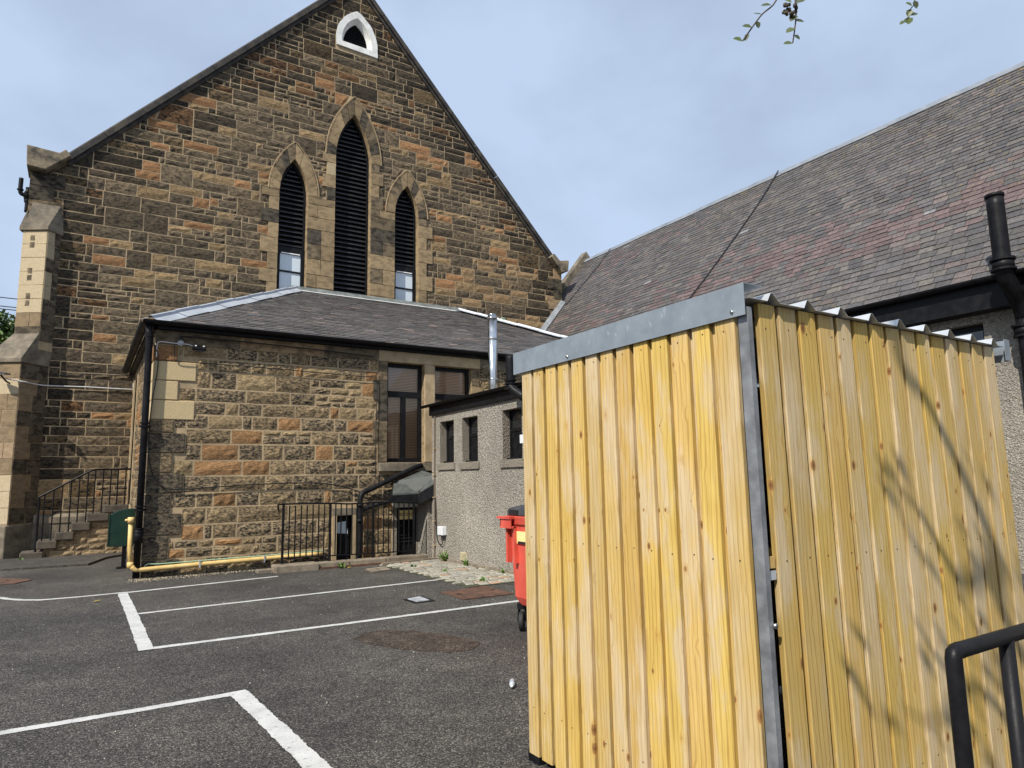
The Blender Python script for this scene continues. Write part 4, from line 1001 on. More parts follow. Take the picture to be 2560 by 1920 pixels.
# small soil pipe on the roughcast block
sp = thing('roof_vent_pipe', 'black vent pipe with bend rising beside the shed over the roughcast block', 'pipe', (6.27, 9.8, 0))
tb('pipe', 'black_paint', sp, smooth_path([(6.10, 9.66, 3.72), (6.10, 9.66, 3.30), (6.10, 9.62, 3.15), (6.20, 9.42, 2.98), (6.27, 9.36, 2.8), (6.27, 9.36, 0)], 5), .075, 14)
for zc in (3.28, 3.22, 3.14): collar(sp, (6.10, 9.66, zc), .105, 14, .025)
for zc in (2.75, 1.55): collar(sp, (6.27, 9.36, zc), .10, 14, .04)
bx('junction_box', 'pale_plastic', None, 6.20, 6.34, 9.44, 9.56, 2.22, 2.36, label='small pale socket box beside the bend of the vent pipe', cat='socket box')
# electric box with cables on the roughcast wall
eb = thing('meter_box', 'pale grey electric box low on the roughcast wall', 'electric box', (6.32, 12.75, .53))
bx('body', 'pale_plastic', eb, 6.27, 6.378, 12.63, 12.86, .525, .70, bevel=.012); bx('gland', 'grey_plastic', eb, 6.30, 6.34, 12.68, 12.72, .50, .525); bx('gland', 'grey_plastic', eb, 6.30, 6.34, 12.78, 12.82, .50, .525)
tb('box_cable', 'cable_black', None, smooth_path([(6.33, 12.70, .52), (6.33, 12.73, .38), (6.345, 12.86, .32), (6.35, 13.02, .42), (6.355, 13.07, .62), (6.355, 13.10, 1.1), (6.36, 13.13, 1.28)], 5), .010, 6, label='black cable looping from the electric box up the wall', cat='cable')
cp = thing('wall_conduit', 'thin brown conduit clipped up the corner of the roughcast wall', 'conduit', (6.36, 13.16, 0))
tb('conduit', 'cable_brown', cp, [(6.36, 13.17, .0), (6.36, 13.165, 1.5), (6.36, 13.15, 3.0)], .014, 6)
for zc in (.28, .78, 1.27, 1.75, 2.3, 2.85): bx('clip', 'jamb_stone_mat', cp, 6.33, 6.378, 13.13, 13.20, zc, zc + .025)
av = thing('air_vent', 'cream louvred air vent at the foot of the roughcast wall', 'vent', (6.37, 11.9, .08))
bx('frame', 'cream_vent', av, 6.362, 6.378, 11.78, 12.02, .085, .245)
for k in range(6): bx('slat', 'cream_vent', av, 6.345, 6.362, 11.79, 12.01, .095 + .025 * k, .108 + .025 * k)

# sign cards on the boiler door
for txt, xa, ink, side in (('MIND', 5.962, 'ink_black', 'nearest its hinge side'), ('YOUR', 6.073, 'ink_black', 'in the middle'), ('HEAD', 6.184, 'ink_red', 'with red letters')):
    t = thing('warning_card', 'yellow card reading %s on the black door, %s' % (txt, {'MIND': 'first of three', 'YOUR': 'middle of three', 'HEAD': 'last of three, red letters'}[txt]), 'sign', (xa + .05, YA + .055, .8), group='warning cards on the boiler door')
    bx('card', 'card_yellow', t, xa, xa + .104, YA + .035, YA + .045, .80, 1.0)
    cu = bpy.data.curves.new('lettering', 'FONT'); cu.body = txt; cu.size = .085; cu.align_x = 'CENTER'; cu.align_y = 'CENTER'; cu.extrude = .0008; cu.materials.append(MAT[ink])
    tmp = bpy.data.objects.new('lettering_curve', cu); COL.objects.link(tmp); me_ = bpy.data.meshes.new_from_object(tmp.evaluated_get(bpy.context.evaluated_depsgraph_get())); bpy.data.objects.remove(tmp)
    o = bpy.data.objects.new('lettering', me_); COL.objects.link(o); o.parent = t; o.rotation_euler = (rad(90), 0, 0); o.location = Vector((xa + .052, YA + .0335, .905)) - ORG[t.name]; o.scale = (.46, 1.15, 1)

# railings round the sunken area
RL = thing('area_railing', 'black iron railing with thin bars in front of the boiler door', 'railing', (4.6, 13.38, .1))
yr = 13.38
def kz(x): return .115 - .004 * (x - 3.2)
tb('top_rail', 'black_paint', RL, smooth_path([(3.22, yr, 1.10), (3.20, yr, 1.20), (3.30, yr, 1.235), (4.2, yr, 1.222), (4.6, yr, 1.20), (5.08, yr, 1.21), (6.0, yr, 1.195)], 4), .016, 6)
tb('bottom_rail', 'black_paint', RL, [(3.30, yr, .235), (4.2, yr, .215), (5.08, yr, .20), (6.0, yr, .19)], .013, 6)
for x in (3.30, 4.20, 5.085, 5.985): bx('post', 'black_paint', RL, x - .02, x + .02, yr - .02, yr + .02, kz(x), 1.22)
for a, b_, n in ((3.30, 4.20, 8), (4.20, 5.085, 8), (5.085, 5.985, 8)):
    for k in range(1, n): x = a + (b_ - a) * k / n; tb('bar', 'black_paint', RL, [(x + U(-.006, .006), yr, .20), (x, yr, 1.205)], .0125, 6)
x = 3.14
KR = thing('railing_kerb', 'weathered stone kerb carrying the iron railing', 'kerb', (4.6, 13.3, 0))
MB().box(3.12, 3.92, 13.08, 13.47, -.02, .13).build('kerb_block', 'kerb_stone', KR, bevel=.02)
for x0, x1 in ((3.93, 4.55), (4.56, 5.30), (5.31, 6.22)): MB().box(x0, x1, 13.18, 13.47, .0, .115).build('kerb_block', 'kerb_stone', KR, bevel=.018)
MB().box(3.93, 6.2, 13.10, 13.18, -.01, .035).build('brick_base', 'rust', KR); MB().prism([(5.1, 12.86, .0), (6.36, 13.04, 0), (6.36, 13.12, 0), (5.1, 12.96, 0)], (0, 0, .05)).build('edge_stone', 'kerb_stone', KR)
bx('step_stone', 'kerb_stone', KR, 2.86, 3.12, 13.3, 13.55, 0, .05)

# yellow gas pipe along the annexe
gp = thing('gas_pipe', 'yellow gas pipe along the foot of the annexe with an upright end', 'gas pipe', (2.5, 14.0, 0))
tb('pipe', 'yellow_paint', gp, smooth_path([(4.25, 14.0, .205), (3.0, 14.0, .19), (1.5, 13.99, .165), (1.02, 13.97, .155), (.93, 13.95, .16), (.86, 13.95, .22)], 4), .042, 12)
tb('riser', 'yellow_paint', gp, [(.84, 13.97, .20), (.815, 14.0, .6), (.81, 14.0, 1.06)], .040, 12)
for zc in (.20, .98): tb('fitting', 'yellow_paint', gp, [(.84 - (.03 if zc > .5 else 0), 13.98, zc), (.84 - (.03 if zc > .5 else 0), 13.985, zc + .10)], .056, 12)
tb('spur', 'yellow_paint', gp, [(.81, 14.0, 1.03), (.72, 13.97, 1.03)], .022, 8)
for xx in (1.95, 3.1): bx('clip', 'cover_metal', gp, xx, xx + .025, 13.95, 14.06, .12, .25)
tb('earth_cable', 'hose_green', None, smooth_path([(4.3, 14.045, .26), (3.2, 14.045, .245), (2.0, 14.045, .235), (1.3, 14.04, .23), (1.12, 14.03, .24), (1.06, 14.0, .20)], 4), .009, 6, label='thin pale green cable just above the yellow gas pipe', cat='cable')
# downpipe at the annexe corner
dpp = thing('corner_downpipe', 'black cast iron downpipe at the annexe corner', 'pipe', (.95, 13.95, 0))
tb('pipe', 'black_paint', dpp, [(.90, 13.93, 4.62), (.93, 13.97, 4.35), (.935, 13.98, 3.0), (.935, 13.98, .02)], .058, 14)
for zc in (4.42, 2.75, 1.25, .86): collar(dpp, (.935, 13.98, zc), .085, 14, .025); collar(dpp, (.935, 13.98, zc - .06), .082, 14, .025); 
for zc in (2.68, 1.18): bx('bracket', 'black_paint', dpp, .85, 1.04, 14.0, 14.06, zc, zc + .04)
for za_, zb_ in ((.86, .62),): tb('socket', 'black_paint', dpp, [(.935, 13.98, zb_), (.935, 13.98, za_)], .075, 14)
# flood light, junction box and wall cables on the annexe
fl2 = thing('flood_light', 'small black flood light high on the annexe wall', 'flood light', (1.78, 13.9, 4.18))
MB().prism([(1.655, 13.85, 4.19), (1.655, 13.93, 4.25), (1.655, 14.0, 4.23), (1.655, 13.99, 4.175), (1.655, 13.87, 4.155)], (.24, 0, 0)).build('housing', 'black_paint', fl2, bevel=.008)
bx('lens', 'glass_dark', fl2, 1.68, 1.87, 13.87, 13.97, 4.150, 4.158); bx('bracket', 'black_metal', fl2, 1.75, 1.80, 13.98, 14.07, 4.22, 4.27)
for xx in (1.70, 1.84): bx('bolt', 'bright_white', fl2, xx, xx + .03, 13.93, 13.96, 4.25, 4.27)
jb = thing('wall_junction_box', 'round grey junction box next to the flood light', 'junction box', (1.46, 14.04, 4.3))
tb('box', 'pale_plastic', jb, [(1.46, 14.06, 4.30), (1.46, 14.01, 4.30)], .052, 14); tb('lid', 'cover_metal', jb, [(1.46, 14.01, 4.30), (1.46, 14.005, 4.30)], .042, 12)
def cable(pts, r, mat_, label, k=4): return tb('wall_cable', mat_, None, smooth_path(pts, k), r, 6, label=label, cat='cable')
yc = 14.035
cable([(1.46, yc, 4.33), (1.475, yc, 4.38), (1.55, yc, 4.44), (2.68, yc - .02, 4.43), (3.7, yc - .02, 4.41), (5.3, yc - .02, 4.36)], .013, 'cable_black', 'black cable running under the annexe eaves from the junction box')
cable([(1.065, 14.0, 4.0), (1.065, yc, 4.22), (1.11, yc, 4.295), (1.35, yc, 4.29), (1.46, yc, 4.29), (1.60, yc, 4.286), (1.71, yc, 4.25)], .009, 'cable_white', 'pale cable from the annexe corner to the flood light')
cable([(1.36, yc, 4.30), (1.37, yc, 4.05), (1.41, yc, 3.96), (1.73, yc, 3.948), (2.7, yc, 3.945), (3.6, yc, 3.93), (5.0, yc, 3.90), (5.28, yc, 3.91), (5.395, yc, 3.79), (5.38, yc, 2.8), (5.375, yc, 1.77), (5.45, yc, 1.745), (5.67, yc, 1.74), (5.71, yc, 1.56)], .0085, 'cable_black', 'thin dark cable crossing the annexe wall and dropping beside the window', 5)
cable([(1.0, 13.99, 4.25), (1.10, yc, 3.9), (1.03, 14.0, 3.1), (1.01, 13.99, 2.35), (1.10, yc, 1.87), (1.26, yc, 1.63), (1.60, yc, 1.55), (2.93, yc, 1.62), (4.29, yc, 1.61), (5.2, yc, 1.37), (5.7, yc, 1.20)], .011, 'cable_black', 'black cable drooping from the corner along the lower annexe wall', 5)
cable([(-1.62, 19.6, 4.18), (-1.40, 19.78, 4.17), (-1.25, 19.82, 4.155), (-.88, 20.19, 4.14), (0, 20.24, 4.16), (1.0, 20.24, 4.155), (1.035, 20.24, 4.22), (1.035, 20.24, 4.45)], .014, 'cable_white', 'white cable strung across the gable from the buttress lamp')
cable([(-1.3, 19.88, 4.55), (-.85, 20.22, 4.44), (-.19, 20.24, 4.42), (-.12, 20.24, 4.49), (.5, 20.24, 4.50), (.98, 20.24, 4.52)], .012, 'cable_black', 'black cable on the gable just above the white one')
# lamp on the buttress
bl = thing('buttress_lamp', 'black flood light mounted on the corner buttress', 'flood light', (-1.62, 19.6, 4.2))
MB().prism([(-1.98, 19.62, 4.36), (-1.62, 19.40, 4.26), (-1.52, 19.52, 4.26), (-1.86, 19.80, 4.36)], (0, 0, .035)).build('housing', 'grey_plastic', bl)
MB().prism([(-1.94, 19.64, 4.345), (-1.65, 19.44, 4.25), (-1.57, 19.52, 4.25), (-1.86, 19.76, 4.345)], (0, 0, .008)).build('lens', 'cover_metal', bl)
tb('arm', 'black_metal', bl, [(-1.72, 19.62, 4.27), (-1.62, 19.72, 4.14), (-1.55, 19.82, 4.10)], .02, 8)
# green notice board by the corner
gs = thing('notice_board', 'dark green curved top notice board by the annexe corner', 'notice board', (.8, 16, 0))
mb = MB(); top = [(.555, 1.07), (.60, 1.10), (.70, 1.145), (.82, 1.17), (.94, 1.18), (1.0, 1.175)]
mb.prism([(.555, 16.0, .44)] + [(x, 16.0, z) for x, z in top][0:] + [(1.0, 16.0, .42)], (0, .10, 0)); mb.build('board', 'green_paint', gs, bevel=.01)
bx('edge_trim', 'green_paint', gs, .535, .555, 15.99, 16.11, .43, 1.08); bx('leg', 'black_paint', gs, .80, .88, 16.02, 16.09, 0, .43); bx('foot', 'black_paint', gs, .72, .96, 15.95, 16.16, 0, .03)

# steps up to the side door, against the gable
ST = thing('stone_steps', 'stone steps with rubble side climbing to the annexe side door', 'steps', (0, 19.4, 0))
for x0, x1, zt in ((-1.06, -.62, .175), (-.76, -.37, .415), (-.42, -.05, .60), (-.11, .27, .80), (.19, .64, 1.00), (.52, 1.04, 1.19)):
    MB().box(x0, x1, 19.30 - (.05 if zt < .2 else 0), 20.16, zt - .185, zt).build('step', 'sooty_step', ST, bevel=.02)
WS = Wall((0, 19.40, 0), (1, 0, 0), (0, -1, 0))
MB().prism([(-.62, 19.401, 0), (1.04, 19.401, 0), (1.04, 19.401, 1.0), (.52, 19.401, .82), (.19, 19.401, .82), (-.11, 19.401, .62), (-.42, 19.401, .42), (-.62, 19.401, .24)], (0, .7, 0)).build('core', 'mortar', ST)
def step_region(z): return [(max(-.60, -.76 + (z - .23) / .60), 1.03)] if z < .99 else []
rnd = random.Random(9); ss = []
for q in rubble_layout(step_region, 0, .98, rnd, .6):
    A = qarea(q)
    if A > .004: vs, fs = stone_geo(WS, q, .04, .006, 3, 2, rnd, .012); ss.append((A, vs, fs, (lambda g: (.36 * g, .265 * g, .16 * g, .5))(rnd.uniform(.7, 1.15))))
emit(ss, 'rubble', ST, 'stone', 200)
SR = thing('stair_railing', 'black iron stair railing with upright bars on the stone steps', 'railing', (0, 19.38, .17))
def rz(x): return 1.43 + (2.05 - 1.43) * (x + .76) / 1.02 if x < .26 else 2.05
tb('handrail', 'black_paint', SR, [(-.78, 19.36, 1.42), (.22, 19.36, 2.025), (.30, 19.36, 2.05), (1.08, 19.36, 2.055)], .024, 6)
def sz(x):
    for x0, x1, zt in ((.52, 1.1, 1.19), (.19, .52, 1.0), (-.11, .19, .8), (-.42, -.11, .6), (-.70, -.42, .415)):
        if x >= x0: return zt
    return .175
for i, x in enumerate((-.775, -.67, -.50, -.335, -.165, -.005, .165, .31, .475, .635, .785, .95)):
    tb('post' if i == 0 else 'bar', 'black_paint', SR, [(x, 19.36, sz(x)), (x, 19.36, rz(x))], .026 if i == 0 else .0155, 6)

# overflow pipe at the gable's top corner
op = thing('corner_vent_pipe', 'short black pipe with offset bends at the church corner eaves', 'pipe', (-1.7, 20.4, 8.7))
tb('pipe', 'black_paint', op, smooth_path([(-1.72, 20.34, 9.42), (-1.72, 20.34, 9.15), (-1.70, 20.34, 9.02), (-1.60, 20.34, 8.98), (-1.56, 20.34, 8.90), (-1.56, 20.34, 8.55)], 5), .05, 10)
tb('branch', 'black_paint', op, [(-1.56, 20.34, 9.2), (-1.56, 20.34, 8.9)], .055, 10)
for xx, zc in ((-1.72, 9.1), (-1.56, 9.06), (-1.56, 8.82)): collar(op, (xx, 20.34, zc), .072, 10, .03)
hk = tb('hose_hook', 'hose_green', None, smooth_path([(11.62, 18.95, 6.70), (11.58, 18.95, 6.85), (11.62, 18.95, 6.98), (11.72, 18.95, 7.02), (11.82, 18.95, 6.96)], 4), .02, 6, label='pale green bent hook by the hip flashing', cat='hook')

# overhead wires beside the church
for za_, zb_, lb in ((8.62, 8.50, 'highest of the thin overhead wires left of the church'), (8.27, 8.18, 'middle of the overhead wires left of the church'), (8.14, 8.08, 'lowest of the overhead wires left of the church')):
    pts = [Vector((-26, 30, za_ + 1.6)).lerp(Vector((-1.55, 30, zb_)), i / 12) - Vector((0, 0, .5 * math.sin(math.pi * i / 12))) for i in range(13)]
    tb('overhead_wire', 'cable_black', None, pts, .018, 5, label=lb, cat='wire', group='overhead wires')

# ================================================================== TIMBER SHED
SX, SY = 2.29, 1.798
SH = thing('timber_store', 'bin store clad in new yellow timber boards with corrugated roof', 'shed', (3.4, 2.6, 0))
rw = random.Random(33)
BOARD_COLS = [(.63, .445, .14), (.61, .43, .15), (.57, .41, .175), (.65, .46, .13), (.56, .415, .195), (.62, .425, .12), (.60, .41, .145), (.59, .39, .13)]
def board(wall, a0, a1, z0, z1, th, tilt=0, name='board'):
    """vertical board with eased edges; wall out direction = face"""
    w_ = a1 - a0; e = .0035; prof = [(0, -th), (0, -e), (e, 0), (w_ - e, 0), (w_, -e), (w_, -th)]
    vs = []; buv = []; sd_ = rw.uniform(0, 50); c = rw.choice(BOARD_COLS); g = rw.uniform(.84, 1.08); nz = 6; off = rw.uniform(0, 9)
    k = len(prof); bow = rw.uniform(-.002, .002)
    for j in range(nz + 1):
        z = z0 + (z1 - z0) * j / nz
        for a, o_ in prof:
            s = bow * math.sin(math.pi * j / nz)
            if j == 0 and o_ > -th + .001: z_ = z + (.0)
            else: z_ = z
            vs.append(wall.p(a0 + a + s + tilt * (z1 - z), z_, o_)); buv.append((a + (o_ if o_ < -.01 else 0), z + off, sd_))
    fs = [(j * k + i, j * k + i + 1, (j + 1) * k + i + 1, (j + 1) * k + i) for j in range(nz) for i in range(k - 1)] + [(j * k + k - 1, j * k, (j + 1) * k, (j + 1) * k + k - 1) for j in range(nz)]
    fs += [tuple(range(k - 1, -1, -1)), tuple(range(nz * k, (nz + 1) * k))]
    mb_ = MB().add(vs, fs, None, buv); mb_.c = [((c[0] * g * q, c[1] * g * q, c[2] * g * q, 0)) for _ in range(nz + 1) for q in (1.0 if o_ == 0 else .66 for a, o_ in prof)]  # edges and back tinted darker, painting groove shade into the board colour
    return mb_.build(name, 'timber', SH)
WL = Wall((SX, 0, 0), (0, -1, 0), (-1, 0, 0)); WR = Wall((0, SY, 0), (1, 0, 0), (0, -1, 0))
Lf = [3.495, 3.368, 3.241, 3.117, 2.990, 2.862, 2.733, 2.608, 2.479, 2.350, 2.221, 2.092, 1.962]
Lr = [3.382, 3.256, 3.131, 3.006, 2.880, 2.753, 2.626, 2.494, 2.366, 2.237, 2.108, 1.980, 1.842]
nails = MB()
for i, (l, r) in enumerate(zip(Lf, Lr)):
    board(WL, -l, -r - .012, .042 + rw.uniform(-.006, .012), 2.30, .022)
    for zn in (.30, 1.262, 2.22):
        c_ = WL.p(-(l + r) / 2 + rw.uniform(-.02, .02), zn + rw.uniform(-.006, .006), .0008); nails.prism([c_ + Vector((0, .0038 * math.cos(t), .0038 * math.sin(t))) for t in (0, 1.05, 2.1, 3.14, 4.19, 5.24)], (-.0006, 0, 0))
Rx = [2.380, 2.513, 2.655, 2.797, 2.937, 3.075, 3.215, 3.357, 3.501, 3.647, 3.793, 3.945, 4.092, 4.237, 4.382, 4.525]
for i in range(15):
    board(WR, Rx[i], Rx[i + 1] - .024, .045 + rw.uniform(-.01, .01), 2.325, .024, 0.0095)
    for zn in (.30, 1.255, 2.225):
        c_ = WR.p((Rx[i] + Rx[i + 1]) / 2 + 0.0095 * (2.325 - zn) + rw.uniform(-.03, .03), zn + rw.uniform(-.006, .006), .0008); nails.prism([c_ + Vector((.0038 * math.cos(t), 0, .0038 * math.sin(t))) for t in (0, 1.05, 2.1, 3.14, 4.19, 5.24)], (0, -.0006, 0))
nails.build('nail_heads', 'ink_black', SH, kind='stuff')
# inner layer of boards behind the gaps, rails, back and far sides
WL2 = Wall((SX + .024, 0, 0), (0, -1, 0), (-1, 0, 0))
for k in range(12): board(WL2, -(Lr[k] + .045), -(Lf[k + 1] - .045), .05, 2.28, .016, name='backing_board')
WR2 = Wall((0, SY + .026, 0), (1, 0, 0), (0, -1, 0))
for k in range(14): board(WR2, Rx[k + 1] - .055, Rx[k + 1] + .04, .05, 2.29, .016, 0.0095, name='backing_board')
for zc in (.28, 1.235, 2.19):
    MB().box(SX + .042, SX + .09, 1.90, 3.48, zc, zc + .07, (.5, .35, .12, 0)).build('rail', 'timber', SH); MB().box(2.42, 4.5, SY + .045, SY + .09, zc, zc + .07, (.5, .35, .12, 0)).build('rail', 'timber', SH)
WBk = Wall((0, 3.52, 0), (-1, 0, 0), (0, 1, 0)); WFr = Wall((4.53, 0, 0), (0, 1, 0), (1, 0, 0))
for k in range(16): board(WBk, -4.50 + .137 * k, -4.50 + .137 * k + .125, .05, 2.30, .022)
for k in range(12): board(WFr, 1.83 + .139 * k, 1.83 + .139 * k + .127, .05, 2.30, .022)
# steel frame
def post(x0, x1, y0, y1): return MB().box(x0, x1, y0, y1, 0, 2.30).build('post', 'galv', SH, bevel=.006)
mb = MB(); mb.box(2.300, 2.328, 1.792, 1.800, 0, 2.30); mb.box(2.300, 2.308, 1.800, 1.842, 0, 2.30); mb.build('corner_post', 'galv', SH)
post(2.42, 2.46, 1.90, 1.95); post(2.318, 2.37, 3.44, 3.50); post(4.44, 4.49, 1.86, 1.91); post(4.44, 4.49, 3.44, 3.50)
mb = MB(); mb.box(SX + .004, SX + .05, 3.40, 3.512, 0, .055); mb.build('foot_plate', 'black_paint', SH); mb = MB(); mb.box(SX + .012, 2.34, 3.498, 3.506, .0, 2.3); mb.build('edge_angle', 'galv', SH)
# trims
mb = MB(); mb.box(2.276, 2.279, 1.785, 3.568, 2.262, 2.398); mb.box(2.279, 2.40, 1.785, 3.568, 2.395, 2.398); mb.build('roof_trim', 'galv_trim', SH)
for yy in (1.85, 3.0): tb('bolt', 'steel', SH, [(2.276, yy, 2.285), (2.270, yy, 2.285)], .008, 8)
tb('bolt', 'steel', SH, [(2.33, 1.792, 1.02), (2.33, 1.78, 1.02)], .011, 8)
mb = MB(); mb.box(4.535, 4.60, 1.752, 1.755, 2.245, 2.372); mb.box(4.597, 4.60, 1.755, 3.568, 2.245, 2.372); mb.build('roof_trim', 'galv_trim', SH)
prof = [(2.29, 2.331)]; x = 2.428
while x < 4.5:
    for dx, dz in ((-.024, 0), (0, .038), (.014, .038), (.058, 0)): prof.append((x + dx, 2.331 + dz))
    x += .2505
prof.append((4.56, 2.331))
vs = []; 
for y in (1.768, 3.56):
    for px_, pz in prof: vs.append((px_, y, pz))
for y in (1.768, 3.56):
    for px_, pz in prof: vs.append((px_, y, pz - .0016))
k = len(prof); fs = [(i, i + 1, k + i + 1, k + i) for i in range(k - 1)] + [(2 * k + i, 3 * k + i, 3 * k + i + 1, 2 * k + i + 1) for i in range(k - 1)] + [(i, 2 * k + i, 2 * k + i + 1, i + 1) for i in range(k - 1)]
MB().add(vs, fs).build('corrugated_roof', 'galv_sheet', SH)
# latch block in the gap beside the door leaf
MB().box(2.336, 2.379, 1.803, 1.84, 1.235, 1.28, (.55, .36, .13, 0)).build('latch_block', 'timber', SH); MB().box(2.336, 2.379, 1.802, 1.83, 1.19, 1.225).build('hinge_plate', 'galv_sheet', SH)

# ================================================================== RED BIN
BN = thing('wheeled_bin', 'red four wheeled bin with dark lid behind the timber shed', 'bin', (4.5, 5.9, 0))
def loft(sections, name, mat_, parent, bevel=0):
    vs = []; n = len(sections[0])
    for s in sections: vs += s
    fs = [(j * n + i, j * n + (i + 1) % n, (j + 1) * n + (i + 1) % n, (j + 1) * n + i) for j in range(len(sections) - 1) for i in range(n)] + [tuple(range(n - 1, -1, -1)), tuple(range((len(sections) - 1) * n, len(sections) * n))]
    return MB().add(vs, fs).build(name, mat_, parent, bevel=bevel)
def rsec(x0, x1, y0, y1, z, c=.05): return [(x0 + c, y0, z), (x1 - c, y0, z), (x1, y0 + c, z), (x1, y1 - c, z), (x1 - c, y1, z), (x0 + c, y1, z), (x0, y1 - c, z), (x0, y0 + c, z)]
loft([rsec(4.10, 4.98, 5.34, 6.40, .27), rsec(4.06, 5.02, 5.28, 6.46, .36), rsec(4.03, 5.06, 5.22, 6.50, 1.13)], 'body', 'red_plastic', BN, .01)
loft([rsec(4.01, 5.08, 5.20, 6.52, 1.125, .04), rsec(3.995, 5.10, 5.18, 6.53, 1.22, .04)], 'rim', 'red_plastic', BN, .012)
mb = MB(); mb.box(3.945, 4.01, 6.30, 6.52, 1.09, 1.115); mb.box(3.945, 3.957, 6.30, 6.52, 1.115, 1.19); mb.box(3.945, 4.01, 6.505, 6.52, 1.115, 1.19); mb.box(3.93, 4.01, 6.3, 6.56, 1.19, 1.215); mb.build('lifting_handle', 'red_plastic', BN)
loft([rsec(4.005, 5.09, 5.20, 6.51, 1.222, .04), rsec(4.01, 5.085, 5.21, 6.50, 1.30, .05), rsec(4.10, 4.98, 5.35, 6.4, 1.335, .08)], 'lid', 'grey_plastic', BN, .012)
bx('lid_recess', 'dark_inside', BN, 3.999, 4.006, 6.24, 6.42, 1.235, 1.285)
mb = MB(); 
for yy in (6.30, 6.44): mb.box(3.99, 4.05, yy, yy + .035, .72, 1.11)
mb.build('rib', 'red_plastic', BN)
st = bx('sticker', 'card_yellow', BN, 4.022, 4.028, 6.10, 6.32, .93, 1.06); bx('sticker_band', 'ink_black', st, 4.0195, 4.0215, 6.10, 6.28, .93, .955)
for wx_, wy_ in ((4.12, 6.38), (4.90, 6.38), (4.16, 5.42), (4.90, 5.42)):
    c_ = Vector((wx_, wy_, .10)); ax = Vector((.75, -.66, 0)).normalized()
    whl = tb('wheel', 'tyre', BN, [c_ - ax * .026, c_ - ax * .02, c_ + ax * .02, c_ + ax * .026], [.088, .10, .10, .088], 20)
    tb('hub', 'grey_plastic', whl, [c_ - ax * .030, c_ + ax * .030], .045, 12); tb('axle', 'steel', whl, [c_ - ax * .042, c_ + ax * .042], .010, 8)
    mb = MB()
    for s_ in (-1, 1): mb.tube([c_ + ax * s_ * .036, c_ + ax * s_ * .036 + Vector((0.01, 0, .13))], .016, 6)
    mb.tube([c_ + Vector((0, 0, .13)), c_ + Vector((0, 0, .19))], .05, 10); mb.build('fork', 'black_metal', whl)

# ================================================================== HANDRAIL, NEAR RIGHT
HR = thing('ramp_handrail', 'black tubular handrail beside the shed door', 'handrail', (2.6, 1.03, 0))
tb('top_rail', 'black_metal', HR, [(2.116, 1.035, 0), (2.116, 1.035, 1.0), (2.116, 1.035, 1.080), (2.120, 1.035, 1.093), (2.133, 1.035, 1.098), (2.25, 1.035, 1.098), (4.2, 1.035, 1.10)], .0222, 20)
for x in (2.44, 3.3, 4.15): tb('post', 'black_metal', HR, [(x, 1.035, 0), (x, 1.035, 1.09)], .0215, 20)
tb('weld', 'black_metal', HR, [(2.150, 1.035, 1.098), (2.156, 1.035, 1.098)], .0232, 20)
for x in (2.116, 2.44): tb('base_plate', 'black_metal', HR, [(x, 1.035, 0), (x, 1.035, .012)], .07, 16)
tb('mid_rail', 'black_metal', HR, [(2.40, 1.035, .55), (4.15, 1.035, .55)], .020, 12)

# ================================================================== SMALL LOOSE THINGS
pb = thing('plastic_bottle', 'crushed clear plastic bottle lying by the shed foot', 'bottle', (2.97, 4.74, 0))
tb('body', 'clear_plastic', pb, [(2.93, 4.70, .024), (2.945, 4.72, .028), (2.965, 4.75, .022), (2.985, 4.78, .028), (2.995, 4.80, .02)], [.012, .025, .018, .025, .014], 10); tb('cap', 'bright_white', pb, [(2.922, 4.688, .024), (2.93, 4.70, .024)], .010, 8)
def leaf_quad(mb, c, d_, n_, ln, wd, col):
    d_ = Vector(d_).normalized(); n_ = Vector(n_); s_ = d_.cross(n_); s_ = s_.normalized() if s_.length > 1e-5 else d_.orthogonal().normalized(); n_ = s_.cross(d_)
    c = Vector(c)
    mb.add([c, c + d_ * ln * .3 + s_ * wd * .5 + n_ * wd * .12, c + d_ * ln * .7 + s_ * wd * .42 + n_ * wd * .1, c + d_ * ln, c + d_ * ln * .7 - s_ * wd * .42 + n_ * wd * .1, c + d_ * ln * .3 - s_ * wd * .5 + n_ * wd * .12, c + d_ * ln * .5], [(0, 1, 6), (1, 2, 6), (2, 3, 6), (3, 4, 6), (4, 5, 6), (5, 0, 6)], col)
rl = random.Random(17)
def weed(x, y, n, h, label, xl=0):
    mb = MB()
    for k in range(n):
        a = rl.uniform(0, 6.28); d_ = Vector((math.cos(a), math.sin(a), rl.uniform(.5, 2.2))); g = rl.uniform(.8, 1.5)
        leaf_quad(mb, (x + rl.uniform(-.04, .04), y + rl.uniform(-.06, .06), rl.uniform(0, h * .5)), d_, (0, 0, 1), rl.uniform(.4, 1) * h, .03 + .02 * rl.random(), (g, g * 1.1, g * .8, 0))
    return mb.build('weed', 'leaf', None, label=label, cat='weed', group='weeds')
weed(6.30, 12.62, 26, .22, 'tallest weed against the roughcast wall below the electric box')
weed(6.30, 11.72, 16, .12, 'small weed just past the cream air vent')
weed(4.32, 13.02, 18, .12, 'low weed at the kerb in front of the railing')
weed(5.45, 12.2, 12, .06, 'little weed among the far setts'); weed(5.62, 11.2, 12, .06, 'green tuft in the middle of the setts'); weed(5.55, 9.75, 14, .07, 'weed at the near edge of the setts')
weed(6.28, 10.3, 14, .09, 'weed at the wall foot close to the red bin'); weed(-1.02, 19.2, 14, .08, 'small weed at the bottom stone step')
for (x, y, lb) in ((.26, 11.55, 'single tan fallen leaf left of the far bay'), (4.4, 12.9, 'tan fallen leaf beside the kerb stones')):
    mb = MB(); leaf_quad(mb, (x, y, .012), (1, .3, .12), (0, 0, 1), .11, .07, (3.2, 1.6, .9, 0)); mb.build('fallen_leaf', 'leaf', None, label=lb, cat='leaf')

